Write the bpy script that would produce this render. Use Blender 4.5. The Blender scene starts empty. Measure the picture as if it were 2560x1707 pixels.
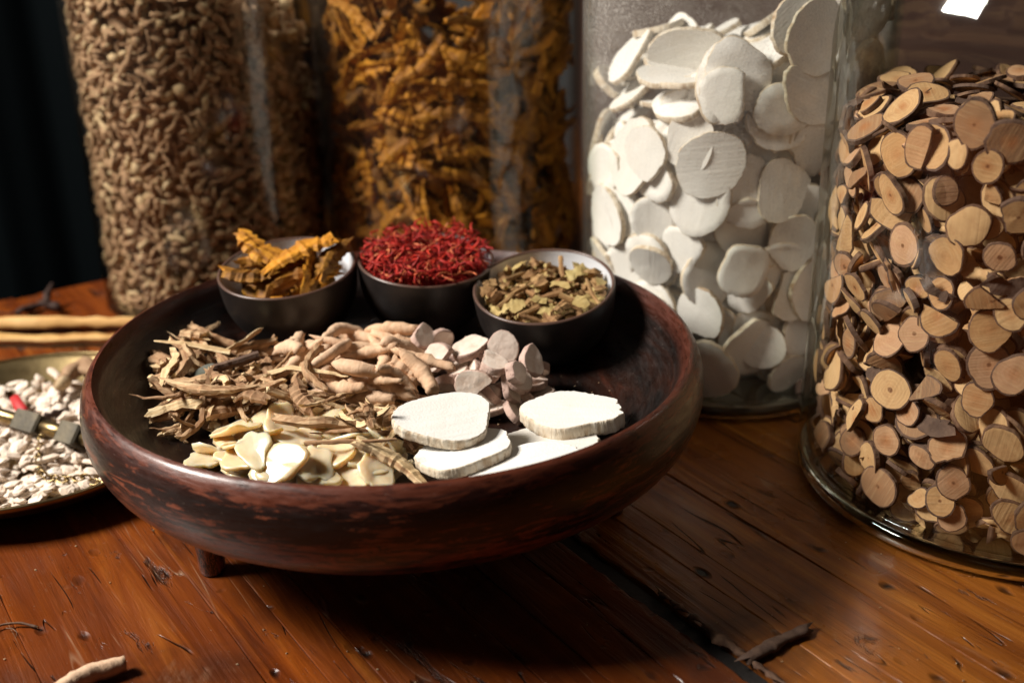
import bpy, math, random
import numpy as np
from mathutils import Matrix, Vector

PI = math.pi
sc = bpy.context.scene
col = sc.collection

# ------------------------------------------------------------------ camera
cam_d = bpy.data.cameras.new('camera')
cam = bpy.data.objects.new('camera', cam_d)
col.objects.link(cam)
sc.camera = cam
cam_d.sensor_width = 36.0
cam_d.lens = 41.08
cam_d.clip_start = 0.02
cam_d.clip_end = 50
pitch, roll = math.radians(23.218), math.radians(-1.095)
cam.matrix_world = Matrix.Translation((0, 0, 0.350)) @ Matrix.Rotation(PI/2 - pitch, 4, 'X') @ Matrix.Rotation(roll, 4, 'Z')
cam_d.dof.use_dof = True
cam_d.dof.focus_distance = 0.595
cam_d.dof.aperture_fstop = 5.0
cam_d.dof.aperture_blades = 7

# ------------------------------------------------------------------ world, lamps, exposure
world = bpy.data.worlds.new('World')
sc.world = world
world.use_nodes = True
world.node_tree.nodes['Background'].inputs[0].default_value = (0.75, 0.85, 1.0, 1)
world.node_tree.nodes['Background'].inputs[1].default_value = 0.0015

def area(name, loc, target, sx, sy, power, color):
    d = bpy.data.lights.new(name, 'AREA')
    d.shape = 'RECTANGLE'; d.size = sx; d.size_y = sy; d.energy = power; d.color = color
    o = bpy.data.objects.new(name, d)
    o.location = loc
    o.rotation_euler = (Vector(target) - Vector(loc)).to_track_quat('-Z', 'Y').to_euler()
    col.objects.link(o)
    return o
area('window_light', (-1.32, 0.48, 1.22), (0.0, 0.62, 0.06), 0.54, 0.46, 61, (1.0, 0.945, 0.87))
area('front_fill_light', (-0.35, -0.95, 1.25), (0.05, 0.7, 0.1), 0.7, 0.6, 0.26, (1.0, 0.93, 0.86))  # weak fill added from the camera side, no known source there

sc.view_settings.view_transform = 'Standard'
sc.view_settings.look = 'None'
sc.view_settings.exposure = 0.0
sc.view_settings.gamma = 1.0
sc.render.engine = 'CYCLES'
sc.cycles.use_denoising = True
sc.cycles.use_adaptive_sampling = True
sc.cycles.adaptive_threshold = 0.01
sc.cycles.max_bounces = 6
sc.cycles.diffuse_bounces = 3
sc.cycles.transparent_max_bounces = 24
sc.cycles.glossy_bounces = 3
sc.cycles.transmission_bounces = 6
sc.cycles.sample_clamp_indirect = 4.0
sc.cycles.blur_glossy = 0.5

# ------------------------------------------------------------------ material helpers
class M:
    def __init__(s, name):
        s.m = bpy.data.materials.new(name); s.m.use_nodes = True
        s.t = s.m.node_tree; s.t.nodes.clear()
        s.out = s.t.nodes.new('ShaderNodeOutputMaterial')
    def n(s, typ, ins=None, **props):
        nd = s.t.nodes.new('ShaderNode' + typ)
        for k, v in props.items(): setattr(nd, k, v)
        for k, v in (ins or {}).items(): s.set(nd.inputs[k], v)
        return nd
    def set(s, sock, v):
        if isinstance(v, bpy.types.NodeSocket): s.t.links.new(v, sock)
        elif isinstance(v, bpy.types.Node): s.t.links.new(v.outputs[0], sock)
        elif isinstance(v, (tuple, list)):
            v = tuple(v)
            if sock.type == 'RGBA' and len(v) == 3: v = v + (1,)
            sock.default_value = v
        else: sock.default_value = v
    def coord(s, kind='Object', scale=(1, 1, 1), rnd=0.0):
        tc = s.n('TexCoord')
        mp = s.n('Mapping', {'Vector': tc.outputs[kind], 'Scale': scale})
        if rnd:
            oi = s.n('ObjectInfo')
            mu = s.n('Math', {0: oi.outputs['Random'], 1: rnd}, operation='MULTIPLY')
            cb = s.n('CombineXYZ', {0: mu, 1: mu, 2: mu})
            s.set(mp.inputs['Location'], cb)
        return mp
    def rand(s, mul=1.0):
        oi = s.n('ObjectInfo')
        a = s.n('Math', {0: oi.outputs['Random'], 1: mul}, operation='MULTIPLY')
        return s.n('Math', {0: a}, operation='FRACT')
    def noise(s, vec, scale, detail=4, rough=0.55, dist=0.0):
        return s.n('TexNoise', {'Vector': vec, 'Scale': scale, 'Detail': detail, 'Roughness': rough, 'Distortion': dist})
    def ramp(s, fac, stops, interp='LINEAR'):
        r = s.n('ValToRGB', {0: fac}); cr = r.color_ramp; cr.interpolation = interp
        while len(cr.elements) < len(stops): cr.elements.new(0.5)
        for e, (p, c) in zip(cr.elements, stops):
            e.position = p; e.color = tuple(c) + (1,) if len(c) == 3 else c
        return r
    def mix(s, fac, a, b, mode='MIX'):
        nd = s.n('Mix', data_type='RGBA', blend_type=mode)
        s.set(nd.inputs[0], fac); s.set(nd.inputs[6], a); s.set(nd.inputs[7], b)
        return nd.outputs[2]
    def maprange(s, v, a, b, c=0.0, d=1.0):
        return s.n('MapRange', {0: v, 1: a, 2: b, 3: c, 4: d})
    def bump(s, h, strength, dist=0.001, normal=None):
        b = s.n('Bump', {'Height': h, 'Strength': strength, 'Distance': dist})
        if normal is not None: s.set(b.inputs['Normal'], normal)
        return b
    def pbsdf(s, color, rough=0.6, normal=None, **kw):
        ins = {'Base Color': color, 'Roughness': rough}
        ins.update(kw)
        p = s.n('BsdfPrincipled', ins)
        if normal is not None: s.set(p.inputs['Normal'], normal)
        s.t.links.new(p.outputs[0], s.out.inputs[0])
        return s.m
    def surf(s, node):
        s.t.links.new(node.outputs[0], s.out.inputs[0]); return s.m

def mat_table(gold_lit=False):
    m = M('table_wood_golden_lit' if gold_lit else 'table_wood')
    v = m.coord('Object', (1, 1, 1), 7.0)
    grain = m.noise(m.coord('Object', (42, 2.6, 42), 11.0), 1.6, 7, 0.62, 0.9)
    fine = m.noise(m.coord('Object', (420, 12, 420), 5.0), 1.0, 4, 0.6, 0.3)
    c = m.ramp(grain, [(0.25, (0.038, 0.007, 0.0014)), (0.43, (0.128, 0.026, 0.004)), (0.6, (0.215, 0.050, 0.006)), (0.78, (0.35, 0.105, 0.013))])
    if gold_lit: c = m.ramp(grain, [(0.25, (0.045, 0.010, 0.002)), (0.40, (0.180, 0.050, 0.007)), (0.56, (0.32, 0.105, 0.014)), (0.76, (0.52, 0.21, 0.034))])  # planks right of the joint: more golden, stronger light there put into the colour
    c2 = m.mix(m.maprange(m.rand(3.7), 0, 1, 0.0, 0.5), c, (0.14, 0.038, 0.007) if gold_lit else (0.115, 0.026, 0.006))
    c2 = m.mix(m.maprange(fine, 0.52, 0.75, 0.0, 0.4), c2, (0.06, 0.016, 0.006))
    blot = m.noise(v, 7, 5, 0.65, 0.6)
    c3 = m.mix(m.maprange(blot, 0.50, 0.70, 0, 0.8), c2, (0.040, 0.012, 0.006))
    # dents, worm holes and dark stains
    vor = m.n('TexVoronoi', {'Vector': m.coord('Object', (1, 0.55, 1), 13.0), 'Scale': 62.0})
    hole = m.n('Math', {0: m.maprange(vor.outputs['Distance'], 0.10, 0.24, 1.0, 0.0), 1: m.maprange(m.noise(v, 40, 2), 0.5, 0.6)}, operation='MULTIPLY')
    sp2 = m.noise(m.coord('Object', (48, 15, 48), 17.0), 1.0, 6, 0.65, 1.2)
    dark = m.n('Math', {0: hole, 1: m.maprange(sp2, 0.64, 0.72, 0, 0.9)}, operation='MAXIMUM')
    # hairline scratches in two directions
    def scratch(rot, sc_, mask):
        mp = m.coord('Object', sc_, 4.0); mp.inputs['Rotation'].default_value = (0, 0, math.radians(rot))
        a = m.n('Math', {0: m.n('Math', {0: m.noise(mp, 1.0, 1, 0.4).outputs[0], 1: 0.5}, operation='SUBTRACT')}, operation='ABSOLUTE')
        return m.n('Math', {0: m.maprange(a, 0.0, 0.010, 1, 0), 1: m.maprange(m.noise(v, mask, 2), 0.53, 0.62)}, operation='MULTIPLY')
    s1 = scratch(62, (60, 7, 1), 21); s2 = scratch(8, (70, 6, 1), 17)
    dark = m.n('Math', {0: dark, 1: m.n('Math', {0: s1, 1: 0.85}, operation='MULTIPLY')}, operation='MAXIMUM')
    c4 = m.mix(dark, c3, (0.012, 0.008, 0.007))
    c5 = m.mix(m.n('Math', {0: s2, 1: 0.5}, operation='MULTIPLY'), c4, (0.36, 0.22, 0.13))
    wear = m.n('Math', {0: m.maprange(m.noise(m.coord('Object', (26, 8, 26), 9.0), 1.0, 6, 0.7, 0.8), 0.63, 0.72), 1: 0.35}, operation='MULTIPLY')
    c5 = m.mix(wear, c5, (0.30, 0.17, 0.10))
    dust = m.maprange(m.noise(v, 1300, 1, 0.5), 0.76, 0.80, 0, 0.5)
    c6 = m.mix(dust, c5, (0.45, 0.36, 0.28))
    h = m.n('Math', {0: grain.outputs[0], 1: m.n('Math', {0: dark, 1: -1.1}, operation='MULTIPLY')}, operation='ADD')
    h = m.n('Math', {0: h, 1: m.n('Math', {0: fine.outputs[0], 1: 0.2}, operation='MULTIPLY')}, operation='ADD')
    b = m.bump(h, 1.0, 0.0014)
    rg = m.maprange(m.noise(v, 22, 4), 0.3, 0.7, 0.20, 0.46)
    return m.pbsdf(c6, rg, b, **{'Coat Weight': 0.12, 'Coat Roughness': 0.14, 'Specular IOR Level': 0.25})

def mat_lacquer(inside=False):
    m = M('bowl_lacquer_inside' if inside else 'bowl_lacquer')
    tc = m.n('TexCoord')
    sx = m.n('SeparateXYZ', {0: tc.outputs['Object']})
    # coordinates round the bowl (seam at the back), up its side and across its radius
    ang = m.n('Math', {0: sx.outputs[0], 1: m.n('Math', {0: sx.outputs[1], 1: -1.0}, operation='MULTIPLY')}, operation='ARCTAN2')
    rr_ = m.n('VectorMath', {0: m.n('CombineXYZ', {0: sx.outputs[0], 1: sx.outputs[1], 2: 0.0})}, operation='LENGTH')
    band = m.n('CombineXYZ', {0: m.n('Math', {0: ang, 1: 2.2}, operation='MULTIPLY'),
                              1: m.n('Math', {0: rr_.outputs['Value'], 1: 55.0}, operation='MULTIPLY'),
                              2: m.n('Math', {0: sx.outputs[2], 1: 90.0}, operation='MULTIPLY')})
    big = m.noise(band, 1.0, 6, 0.66, 0.8)
    fine = m.noise(band, 6.0, 5, 0.7, 0.3)
    if inside:
        c = m.ramp(big, [(0.35, (0.006, 0.004, 0.0035)), (0.58, (0.020, 0.007, 0.004)), (0.78, (0.07, 0.016, 0.007))])
    else:
        # black lacquer survives best in a band below the lip; below it the red-brown ground shows through in ragged patches
        bandz = m.n('Math', {0: m.maprange(sx.outputs[2], 0.068, 0.080, 0, 1), 1: m.maprange(sx.outputs[2], 0.090, 0.095, 1, 0)}, operation='MULTIPLY')
        rag = m.noise(band, 3.2, 8, 0.72, 1.1)
        a1 = m.n('Math', {0: m.n('Math', {0: rag.outputs[0], 1: 0.65}, operation='MULTIPLY'), 1: m.n('Math', {0: big.outputs[0], 1: 0.35}, operation='MULTIPLY')}, operation='ADD')
        a2 = m.n('Math', {0: bandz, 1: -0.065, 2: 0.0}, operation='MULTIPLY_ADD')
        msk = m.maprange(m.n('Math', {0: a1, 1: a2}, operation='ADD'), 0.478, 0.498)
        ground = m.ramp(fine, [(0.3, (0.050, 0.013, 0.007)), (0.5, (0.145, 0.038, 0.018)), (0.7, (0.29, 0.085, 0.040))])
        c = m.mix(msk, (0.0065, 0.005, 0.005), ground)
    # worn red edge along the lip
    lip = m.n('Math', {0: m.maprange(sx.outputs[2], 0.089, 0.099), 1: m.maprange(fine, 0.35, 0.6, 0.35, 1.0)}, operation='MULTIPLY')
    c = m.mix(m.n('Math', {0: lip, 1: 0.85}, operation='MULTIPLY'), c, (0.10, 0.022, 0.010))
    sp = m.noise(tc.outputs['Object'], 900, 1, 0.5)
    c = m.mix(m.maprange(sp, 0.76, 0.80, 0, 0.35), c, (0.5, 0.42, 0.36))
    b = m.bump(m.n('Math', {0: fine.outputs[0], 1: big.outputs[0]}, operation='ADD'), 0.3, 0.001)
    rg = m.maprange(fine, 0.35, 0.65, 0.26, 0.5)
    return m.pbsdf(c, rg, b, **{'Coat Weight': 0.12 if inside else 0.38, 'Coat Roughness': 0.2})

def mat_glass(name, tint=(0.985, 0.988, 0.98), wav=0.25, dust=0.0, edge=(0.55, 0.60, 0.50), refl=(0.75, 0.025), rough=0.085):
    m = M(name)
    v = m.coord('Object', (14, 14, 2.2))
    nz = m.noise(v, 1.0, 2, 0.5, 0.4)
    b = m.bump(nz, wav, 0.02)
    lb = m.n('LayerWeight', {'Blend': 0.5, 'Normal': b})
    fr = m.n('Math', {0: m.n('Math', {0: lb.outputs['Facing'], 1: 5.0}, operation='POWER'), 1: refl[0], 2: refl[1]}, operation='MULTIPLY_ADD')
    lw = m.n('LayerWeight', {'Blend': 0.5})
    tc = m.mix(m.maprange(lw.outputs['Facing'], 0.55, 1.0), tint, edge)
    tr = m.n('BsdfTransparent', {'Color': tc})
    gl = m.n('BsdfGlossy', {'Color': (1, 1, 1), 'Roughness': rough, 'Normal': b})
    mx = m.n('MixShader', {0: fr, 1: tr, 2: gl})
    if dust:
        sp = m.noise(m.coord('Object'), 620, 2, 0.6)
        cl = m.noise(m.coord('Object', (16, 16, 10)), 1.0, 4, 0.6)
        f = m.n('Math', {0: m.maprange(sp, 0.50, 0.72, 0.22, 1.0), 1: m.maprange(cl, 0.36, 0.66, 0.2, 1.0)}, operation='MULTIPLY')
        hz = m.n('SeparateXYZ', {0: m.n('TexCoord').outputs['Object']})
        f = m.n('Math', {0: f, 1: m.maprange(hz.outputs[2], 0.12, 0.24, 0.20, 1.0)}, operation='MULTIPLY')
        f = m.n('Math', {0: f, 1: dust}, operation='MULTIPLY')
        df = m.n('BsdfDiffuse', {'Color': (0.80, 0.76, 0.70)})
        mx = m.n('MixShader', {0: f, 1: mx, 2: df})
    return m.surf(mx)

def mat_thick_glass(name='jar_base_glass', col_=(0.78, 0.80, 0.72)):
    m = M(name)
    g = m.n('BsdfGlass', {'Color': col_, 'Roughness': 0.02, 'IOR': 1.5})
    return m.surf(g)

def mat_simple(name, c, rough, bump_scale=0, bump_str=0.0, var=None, vscale=120, **kw):
    m = M(name); v = m.coord('Object', (1, 1, 1), 4.0)
    cc = c
    if var is not None:
        cc = m.mix(m.maprange(m.noise(v, vscale, 4), 0.35, 0.68), c, var)
    b = m.bump(m.noise(v, bump_scale, 4), bump_str, 0.001) if bump_scale else None
    return m.pbsdf(cc, rough, b, **kw)

def mat_fibre(name, stops, alt, fib=(12, 260, 260), rough=0.75, bstr=0.5, altmax=0.8, spec=0.25, speck=None):
    """bark or flesh with fibres along local x; each object drawn between two tones"""
    m = M(name)
    v = m.coord('Object', fib, 9.0)
    n1 = m.noise(v, 1.0, 5, 0.6, 0.3)
    big = m.noise(m.coord('Object', (1, 1, 1), 5.0), 90, 3, 0.6)
    c = m.ramp(n1, stops)
    r = m.rand(5.3)
    c2 = m.mix(m.maprange(r, 0.0, 1.0, 0.0, altmax), c, alt)
    c2 = m.mix(m.maprange(big, 0.5, 0.75, 0.0, 0.55), c2, stops[0][1])
    if speck: c2 = m.mix(m.maprange(m.noise(m.coord('Object', (1, 1, 1), 2.0), 420, 2), 0.62, 0.70, 0, 0.8), c2, speck)
    h = m.n('Math', {0: n1.outputs[0], 1: big.outputs[0]}, operation='ADD')
    b = m.bump(h, bstr, 0.0012)
    return m.pbsdf(c2, rough, b, **{'Specular IOR Level': spec})

def mat_wood_face():
    m = M('twig_slice_face')
    tc = m.n('TexCoord')
    sx = m.n('SeparateXYZ', {0: tc.outputs['Object']})
    flat = m.n('CombineXYZ', {0: sx.outputs[0], 1: sx.outputs[1], 2: 0.0})
    wob = m.noise(m.coord('Object', (1, 1, 1), 5.0), 110, 3, 0.5)
    ln = m.n('VectorMath', {0: flat}, operation='LENGTH')
    rad = m.n('Math', {0: ln.outputs['Value'], 1: m.n('Math', {0: wob.outputs[0], 1: 0.004, 2: -0.002}, operation='MULTIPLY_ADD')}, operation='ADD')
    ring = m.n('Math', {0: m.n('Math', {0: rad, 1: 3400.0}, operation='MULTIPLY')}, operation='SINE')
    base = m.ramp(m.rand(7.7), [(0.0, (0.54, 0.30, 0.13)), (0.3, (0.66, 0.42, 0.205)), (0.5, (0.50, 0.275, 0.125)), (0.68, (0.58, 0.34, 0.20)), (0.86, (0.38, 0.21, 0.11)), (1.0, (0.22, 0.125, 0.07))])
    c = m.mix(m.maprange(ring, -1, 1, 0.0, 0.22), base, (0.40, 0.20, 0.085))
    pith = m.n('Math', {0: m.maprange(rad, 0.0010, 0.0050, 0.75, 0.0), 1: m.rand(13.3)}, operation='MULTIPLY')
    c = m.mix(pith, c, (0.40, 0.15, 0.05))
    dot = m.n('Math', {0: m.maprange(rad, 0.0005, 0.0013, 0.9, 0.0), 1: m.maprange(m.rand(23.9), 0.45, 0.6)}, operation='MULTIPLY')
    c = m.mix(dot, c, (0.16, 0.06, 0.025))
    saw = m.noise(m.coord('Object', (700, 40, 1), 30.0), 1.0, 2, 0.5)
    c = m.mix(m.maprange(saw, 0.5, 0.72, 0, 0.35), c, (0.66, 0.45, 0.24))
    pat = m.noise(m.coord('Object', (1, 1, 1), 3.0), 130, 3)
    c = m.mix(m.maprange(pat, 0.55, 0.72, 0, 0.5), c, (0.42, 0.22, 0.10))
    b = m.bump(saw, 0.35, 0.0008)
    return m.pbsdf(c, 0.72, b, **{'Specular IOR Level': 0.2})

def mat_white_face():
    m = M('white_slice_face')
    r = m.rand(3.1)
    base = m.ramp(r, [(0.0, (0.83, 0.80, 0.745)), (0.6, (0.86, 0.84, 0.795)), (1.0, (0.79, 0.755, 0.69))])
    saw = m.noise(m.coord('Object', (30, 520, 1), 30.0), 1.0, 3, 0.5)
    c = m.mix(m.maprange(saw, 0.35, 0.7, 0, 0.10), base, (0.62, 0.55, 0.45))
    sp = m.noise(m.coord('Object', (1, 1, 1), 3.0), 480, 2)
    c = m.mix(m.maprange(sp, 0.70, 0.76, 0, 0.25), c, (0.45, 0.38, 0.30))
    bl = m.noise(m.coord('Object', (1, 1, 1), 6.0), 45, 3)
    c = m.mix(m.maprange(bl, 0.5, 0.8, 0, 0.3), c, (0.74, 0.66, 0.55))
    h = m.n('Math', {0: saw.outputs[0], 1: m.noise(m.coord('Object'), 900, 3).outputs[0]}, operation='ADD')
    return m.pbsdf(c, 0.85, m.bump(h, 0.35, 0.0008), **{'Specular IOR Level': 0.15})

def mat_white_rim():
    m = M('white_slice_skin')
    v = m.coord('Object', (1, 1, 0.25), 5.0)
    n1 = m.noise(v, 260, 4, 0.6, 0.4)
    n2 = m.noise(m.coord('Object', (1, 1, 1), 2.0), 70, 3)
    c = m.ramp(n1, [(0.3, (0.50, 0.37, 0.24)), (0.5, (0.72, 0.62, 0.48)), (0.7, (0.80, 0.74, 0.63))])
    c = m.mix(m.maprange(n2, 0.58, 0.70, 0, 0.75), c, (0.36, 0.22, 0.12))
    return m.pbsdf(c, 0.85, m.bump(n1, 0.9, 0.0015), **{'Specular IOR Level': 0.15})

def mat_chip():
    m = M('translucent_slice')
    n1 = m.noise(m.coord('Object', (1, 1, 1), 5.0), 150, 3)
    r = m.rand(2.9)
    base = m.mix(r, (0.80, 0.655, 0.46), (0.76, 0.56, 0.34))
    c = m.mix(m.maprange(n1, 0.45, 0.70, 0, 0.5), base, (0.66, 0.43, 0.19))
    b = m.bump(n1, 0.3, 0.001)
    return m.pbsdf(c, 0.33, b, **{'Subsurface Weight': 0.9, 'Subsurface Radius': (1.0, 0.75, 0.4), 'Subsurface Scale': 0.006, 'Coat Weight': 0.4, 'Coat Roughness': 0.2})

TABLE = mat_table(); TABLE_GOLD_LIT = mat_table(True); LAQ = mat_lacquer(); LAQ_IN = mat_lacquer(True)
GLASS = mat_glass('clear_jar_glass', wav=0.16, edge=(0.66, 0.70, 0.60), refl=(0.95, 0.045), rough=0.05)
GLASS_DUST = mat_glass('dusty_jar_glass', (0.988, 0.988, 0.98), 0.12, 0.34)
GLASS_DARK = mat_glass('smoky_jar_glass', (0.965, 0.96, 0.94), 0.15, 0.02, (0.34, 0.33, 0.26))
BASEGLASS = mat_thick_glass()
WOODFACE = mat_wood_face()
BARK = mat_fibre('twig_bark', [(0.3, (0.06, 0.032, 0.022)), (0.5, (0.15, 0.080, 0.048)), (0.72, (0.30, 0.175, 0.105))], (0.12, 0.078, 0.06), (160, 160, 60), 0.8, 0.8)
WFACE = mat_white_face(); WRIM = mat_white_rim()
BROWN_BARK = mat_fibre('brown_root_bark', [(0.3, (0.14, 0.066, 0.030)), (0.43, (0.42, 0.24, 0.12)), (0.60, (0.70, 0.50, 0.29))], (0.30, 0.16, 0.085), (22, 420, 420), 0.8, 0.8, 0.8)
BROWN_FLESH = mat_fibre('brown_root_flesh', [(0.3, (0.42, 0.24, 0.10)), (0.46, (0.70, 0.49, 0.26)), (0.66, (0.83, 0.67, 0.42))], (0.76, 0.57, 0.33), (22, 420, 420), 0.8, 0.7, 0.6)
TAN_SKIN = mat_fibre('pale_root_skin', [(0.25, (0.38, 0.20, 0.11)), (0.40, (0.66, 0.42, 0.255)), (0.7, (0.76, 0.53, 0.35))], (0.70, 0.49, 0.34), (260, 90, 90), 0.75, 0.7)
MAUVE_SKIN = mat_fibre('mauve_slice_skin', [(0.3, (0.34, 0.21, 0.16)), (0.5, (0.58, 0.41, 0.33)), (0.7, (0.74, 0.58, 0.49))], (0.54, 0.38, 0.32), (160, 160, 60), 0.8, 0.8, speck=(0.20, 0.11, 0.09))
MAUVE_FACE = mat_fibre('mauve_slice_face', [(0.3, (0.62, 0.46, 0.35)), (0.48, (0.80, 0.67, 0.56)), (0.7, (0.86, 0.78, 0.68))], (0.76, 0.62, 0.53), (130, 130, 130), 0.8, 0.5)
CHIP = mat_chip()
YEL_BARK = mat_fibre('yellow_root_bark', [(0.3, (0.065, 0.026, 0.006)), (0.48, (0.27, 0.115, 0.015)), (0.68, (0.55, 0.265, 0.026))], (0.16, 0.065, 0.012), (30, 200, 200), 0.65, 0.8)
YEL_BARK2 = mat_fibre('golden_root_bark', [(0.3, (0.10, 0.034, 0.006)), (0.46, (0.42, 0.165, 0.014)), (0.64, (0.72, 0.33, 0.028))], (0.13, 0.05, 0.010), (30, 260, 260), 0.6, 0.9)
YEL_FLESH = mat_fibre('yellow_root_flesh', [(0.3, (0.26, 0.095, 0.009)), (0.5, (0.54, 0.225, 0.018)), (0.7, (0.72, 0.34, 0.04))], (0.50, 0.19, 0.016), (30, 160, 160), 0.6, 0.6)
RED = mat_fibre('red_petal', [(0.3, (0.14, 0.006, 0.006)), (0.5, (0.42, 0.018, 0.010)), (0.72, (0.66, 0.06, 0.025))], (0.28, 0.010, 0.010), (50, 400, 400), 0.55, 0.3, 0.7)
RED_PALE = mat_fibre('pale_red_petal', [(0.3, (0.40, 0.05, 0.03)), (0.5, (0.58, 0.14, 0.06)), (0.72, (0.72, 0.33, 0.14))], (0.62, 0.16, 0.06), (50, 400, 400), 0.55, 0.3, 0.7)
OLIVE_SKIN = mat_fibre('chopped_root_skin', [(0.3, (0.16, 0.085, 0.035)), (0.5, (0.36, 0.215, 0.09)), (0.7, (0.52, 0.35, 0.16))], (0.30, 0.15, 0.065), (60, 240, 240), 0.75, 0.7)
OLIVE_FLESH = mat_fibre('chopped_root_flesh', [(0.3, (0.36, 0.25, 0.09)), (0.5, (0.52, 0.40, 0.16)), (0.7, (0.64, 0.53, 0.26))], (0.42, 0.29, 0.11), (150, 150, 150), 0.75, 0.5)
GRAN = mat_fibre('brown_granule', [(0.3, (0.20, 0.115, 0.060)), (0.5, (0.43, 0.275, 0.16)), (0.72, (0.62, 0.44, 0.275))], (0.31, 0.185, 0.105), (40, 200, 200), 0.75, 0.6, 0.9)
GRAN_PALE = mat_fibre('pale_granule', [(0.3, (0.42, 0.30, 0.17)), (0.5, (0.60, 0.45, 0.27)), (0.7, (0.72, 0.58, 0.38))], (0.50, 0.36, 0.21), (40, 160, 160), 0.75, 0.5)
STONE = mat_fibre('pale_stone', [(0.3, (0.68, 0.54, 0.43)), (0.5, (0.80, 0.69, 0.58)), (0.7, (0.85, 0.78, 0.69))], (0.78, 0.64, 0.51), (60, 60, 60), 0.7, 0.3)
BRASS = mat_simple('aged_brass', (0.42, 0.31, 0.15), 0.34, 160, 0.12, (0.22, 0.15, 0.07), 45, Metallic=1.0)
BRASS_DARK = mat_simple('dark_brass', (0.075, 0.058, 0.032), 0.55, 200, 0.3, (0.03, 0.024, 0.014), 80, Metallic=0.5)
GLAZE_DARK = mat_simple('dark_glaze', (0.009, 0.007, 0.0065), 0.42, 300, 0.06, (0.020, 0.014, 0.012), 40)
GLAZE_WHITE = mat_simple('white_glaze', (0.74, 0.76, 0.80), 0.22, 0, 0)
GLAZE_LIP = mat_simple('brown_lip_glaze', (0.10, 0.055, 0.04), 0.35)
STICKPALE = mat_fibre('peeled_stick', [(0.3, (0.42, 0.22, 0.07)), (0.5, (0.62, 0.37, 0.13)), (0.7, (0.72, 0.48, 0.22))], (0.55, 0.30, 0.10), (6, 160, 160), 0.6, 0.4)
DARKSCRAP = mat_fibre('dark_dry_stem', [(0.3, (0.02, 0.012, 0.01)), (0.5, (0.05, 0.028, 0.02)), (0.7, (0.09, 0.05, 0.03))], (0.04, 0.02, 0.015))
CRACK = mat_simple('crack_filler', (0.018, 0.014, 0.012), 0.7, 300, 0.4)
WALL = mat_simple('grey_wall', (0.10, 0.103, 0.112), 0.9, 60, 0.1, (0.075, 0.076, 0.084), 3)
PANELRED = mat_simple('red_brown_panel', (0.13, 0.07, 0.052), 0.7, 40, 0.1, (0.09, 0.046, 0.034), 6)
BLACKCLOTH = mat_simple('black_cloth', (0.003, 0.004, 0.0045), 0.95, **{'Specular IOR Level': 0.0})
NAVY = mat_simple('navy_floor', (0.020, 0.034, 0.050), 0.9, **{'Specular IOR Level': 0.0})
GREENGREY = mat_simple('green_grey_slice', (0.07, 0.075, 0.055), 0.5, 300, 0.3)

# ------------------------------------------------------------------ mesh helpers
def mk(name, verts, faces, mats, idx=None, smooth=True):
    me = bpy.data.meshes.new(name)
    me.from_pydata([tuple(map(float, v)) for v in verts], [], [tuple(map(int, f)) for f in faces])
    for m in mats: me.materials.append(m)
    if idx is not None: me.polygons.foreach_set('material_index', np.asarray(idx, dtype=np.int32))
    sm_ = [smooth]*len(me.polygons) if not (isinstance(smooth, str) and idx is not None) else [bool(i) for i in idx]
    me.polygons.foreach_set('use_smooth', sm_)
    me.update()
    return me

def link(name, me, parent=None, mat=None):
    o = bpy.data.objects.new(name, me); col.objects.link(o)
    if parent is not None: o.parent = parent
    if mat is not None: o.matrix_world = mat
    return o

def tag(o, label=None, cat=None, group=None, kind=None):
    if label: o['label'] = label
    if cat: o['category'] = cat
    if group: o['group'] = group
    if kind: o['kind'] = kind
    return o

def empty(name, loc=(0, 0, 0)):
    o = bpy.data.objects.new(name, None); o.location = loc; o.empty_display_size = 0.01
    col.objects.link(o); return o

def lathe(profile, n=96, mats_idx=None, closed=False, caps=True):
    """profile: (r,z) from one end to the other; r==0 ends become poles"""
    V, F, I = [], [], []
    rows = []
    for k, (r, z) in enumerate(profile):
        if r < 1e-6:
            rows.append([len(V)]); V.append((0, 0, z))
        else:
            st = len(V)
            for i in range(n):
                a = 2*PI*i/n; V.append((r*math.cos(a), r*math.sin(a), z))
            rows.append(list(range(st, st+n)))
    K = len(rows)
    for k in range(K if closed else K-1):
        A, B = rows[k], rows[(k+1) % K]
        mi = mats_idx[k] if mats_idx else 0
        for i in range(n):
            j = (i+1) % n
            if len(A) == 1 and len(B) == 1: continue
            if len(A) == 1: F.append((A[0], B[i], B[j]))
            elif len(B) == 1: F.append((A[i], B[0], A[j]))
            else: F.append((A[i], B[i], B[j], A[j]))
            I.append(mi)
    return V, F, I

def smooth_profile(pts, sub=4):
    """Catmull-Rom through (r,z) points"""
    P = np.array(pts, float); out = []
    for i in range(len(P)-1):
        p0, p1, p2, p3 = P[max(i-1, 0)], P[i], P[i+1], P[min(i+2, len(P)-1)]
        for k in range(sub):
            t = k/sub
            q = 0.5*((2*p1)+(-p0+p2)*t+(2*p0-5*p1+4*p2-p3)*t*t+(-p0+3*p1-3*p2+p3)*t**3)
            out.append((max(q[0], 0.0), q[1]))
    out.append(tuple(P[-1])); return out

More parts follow.
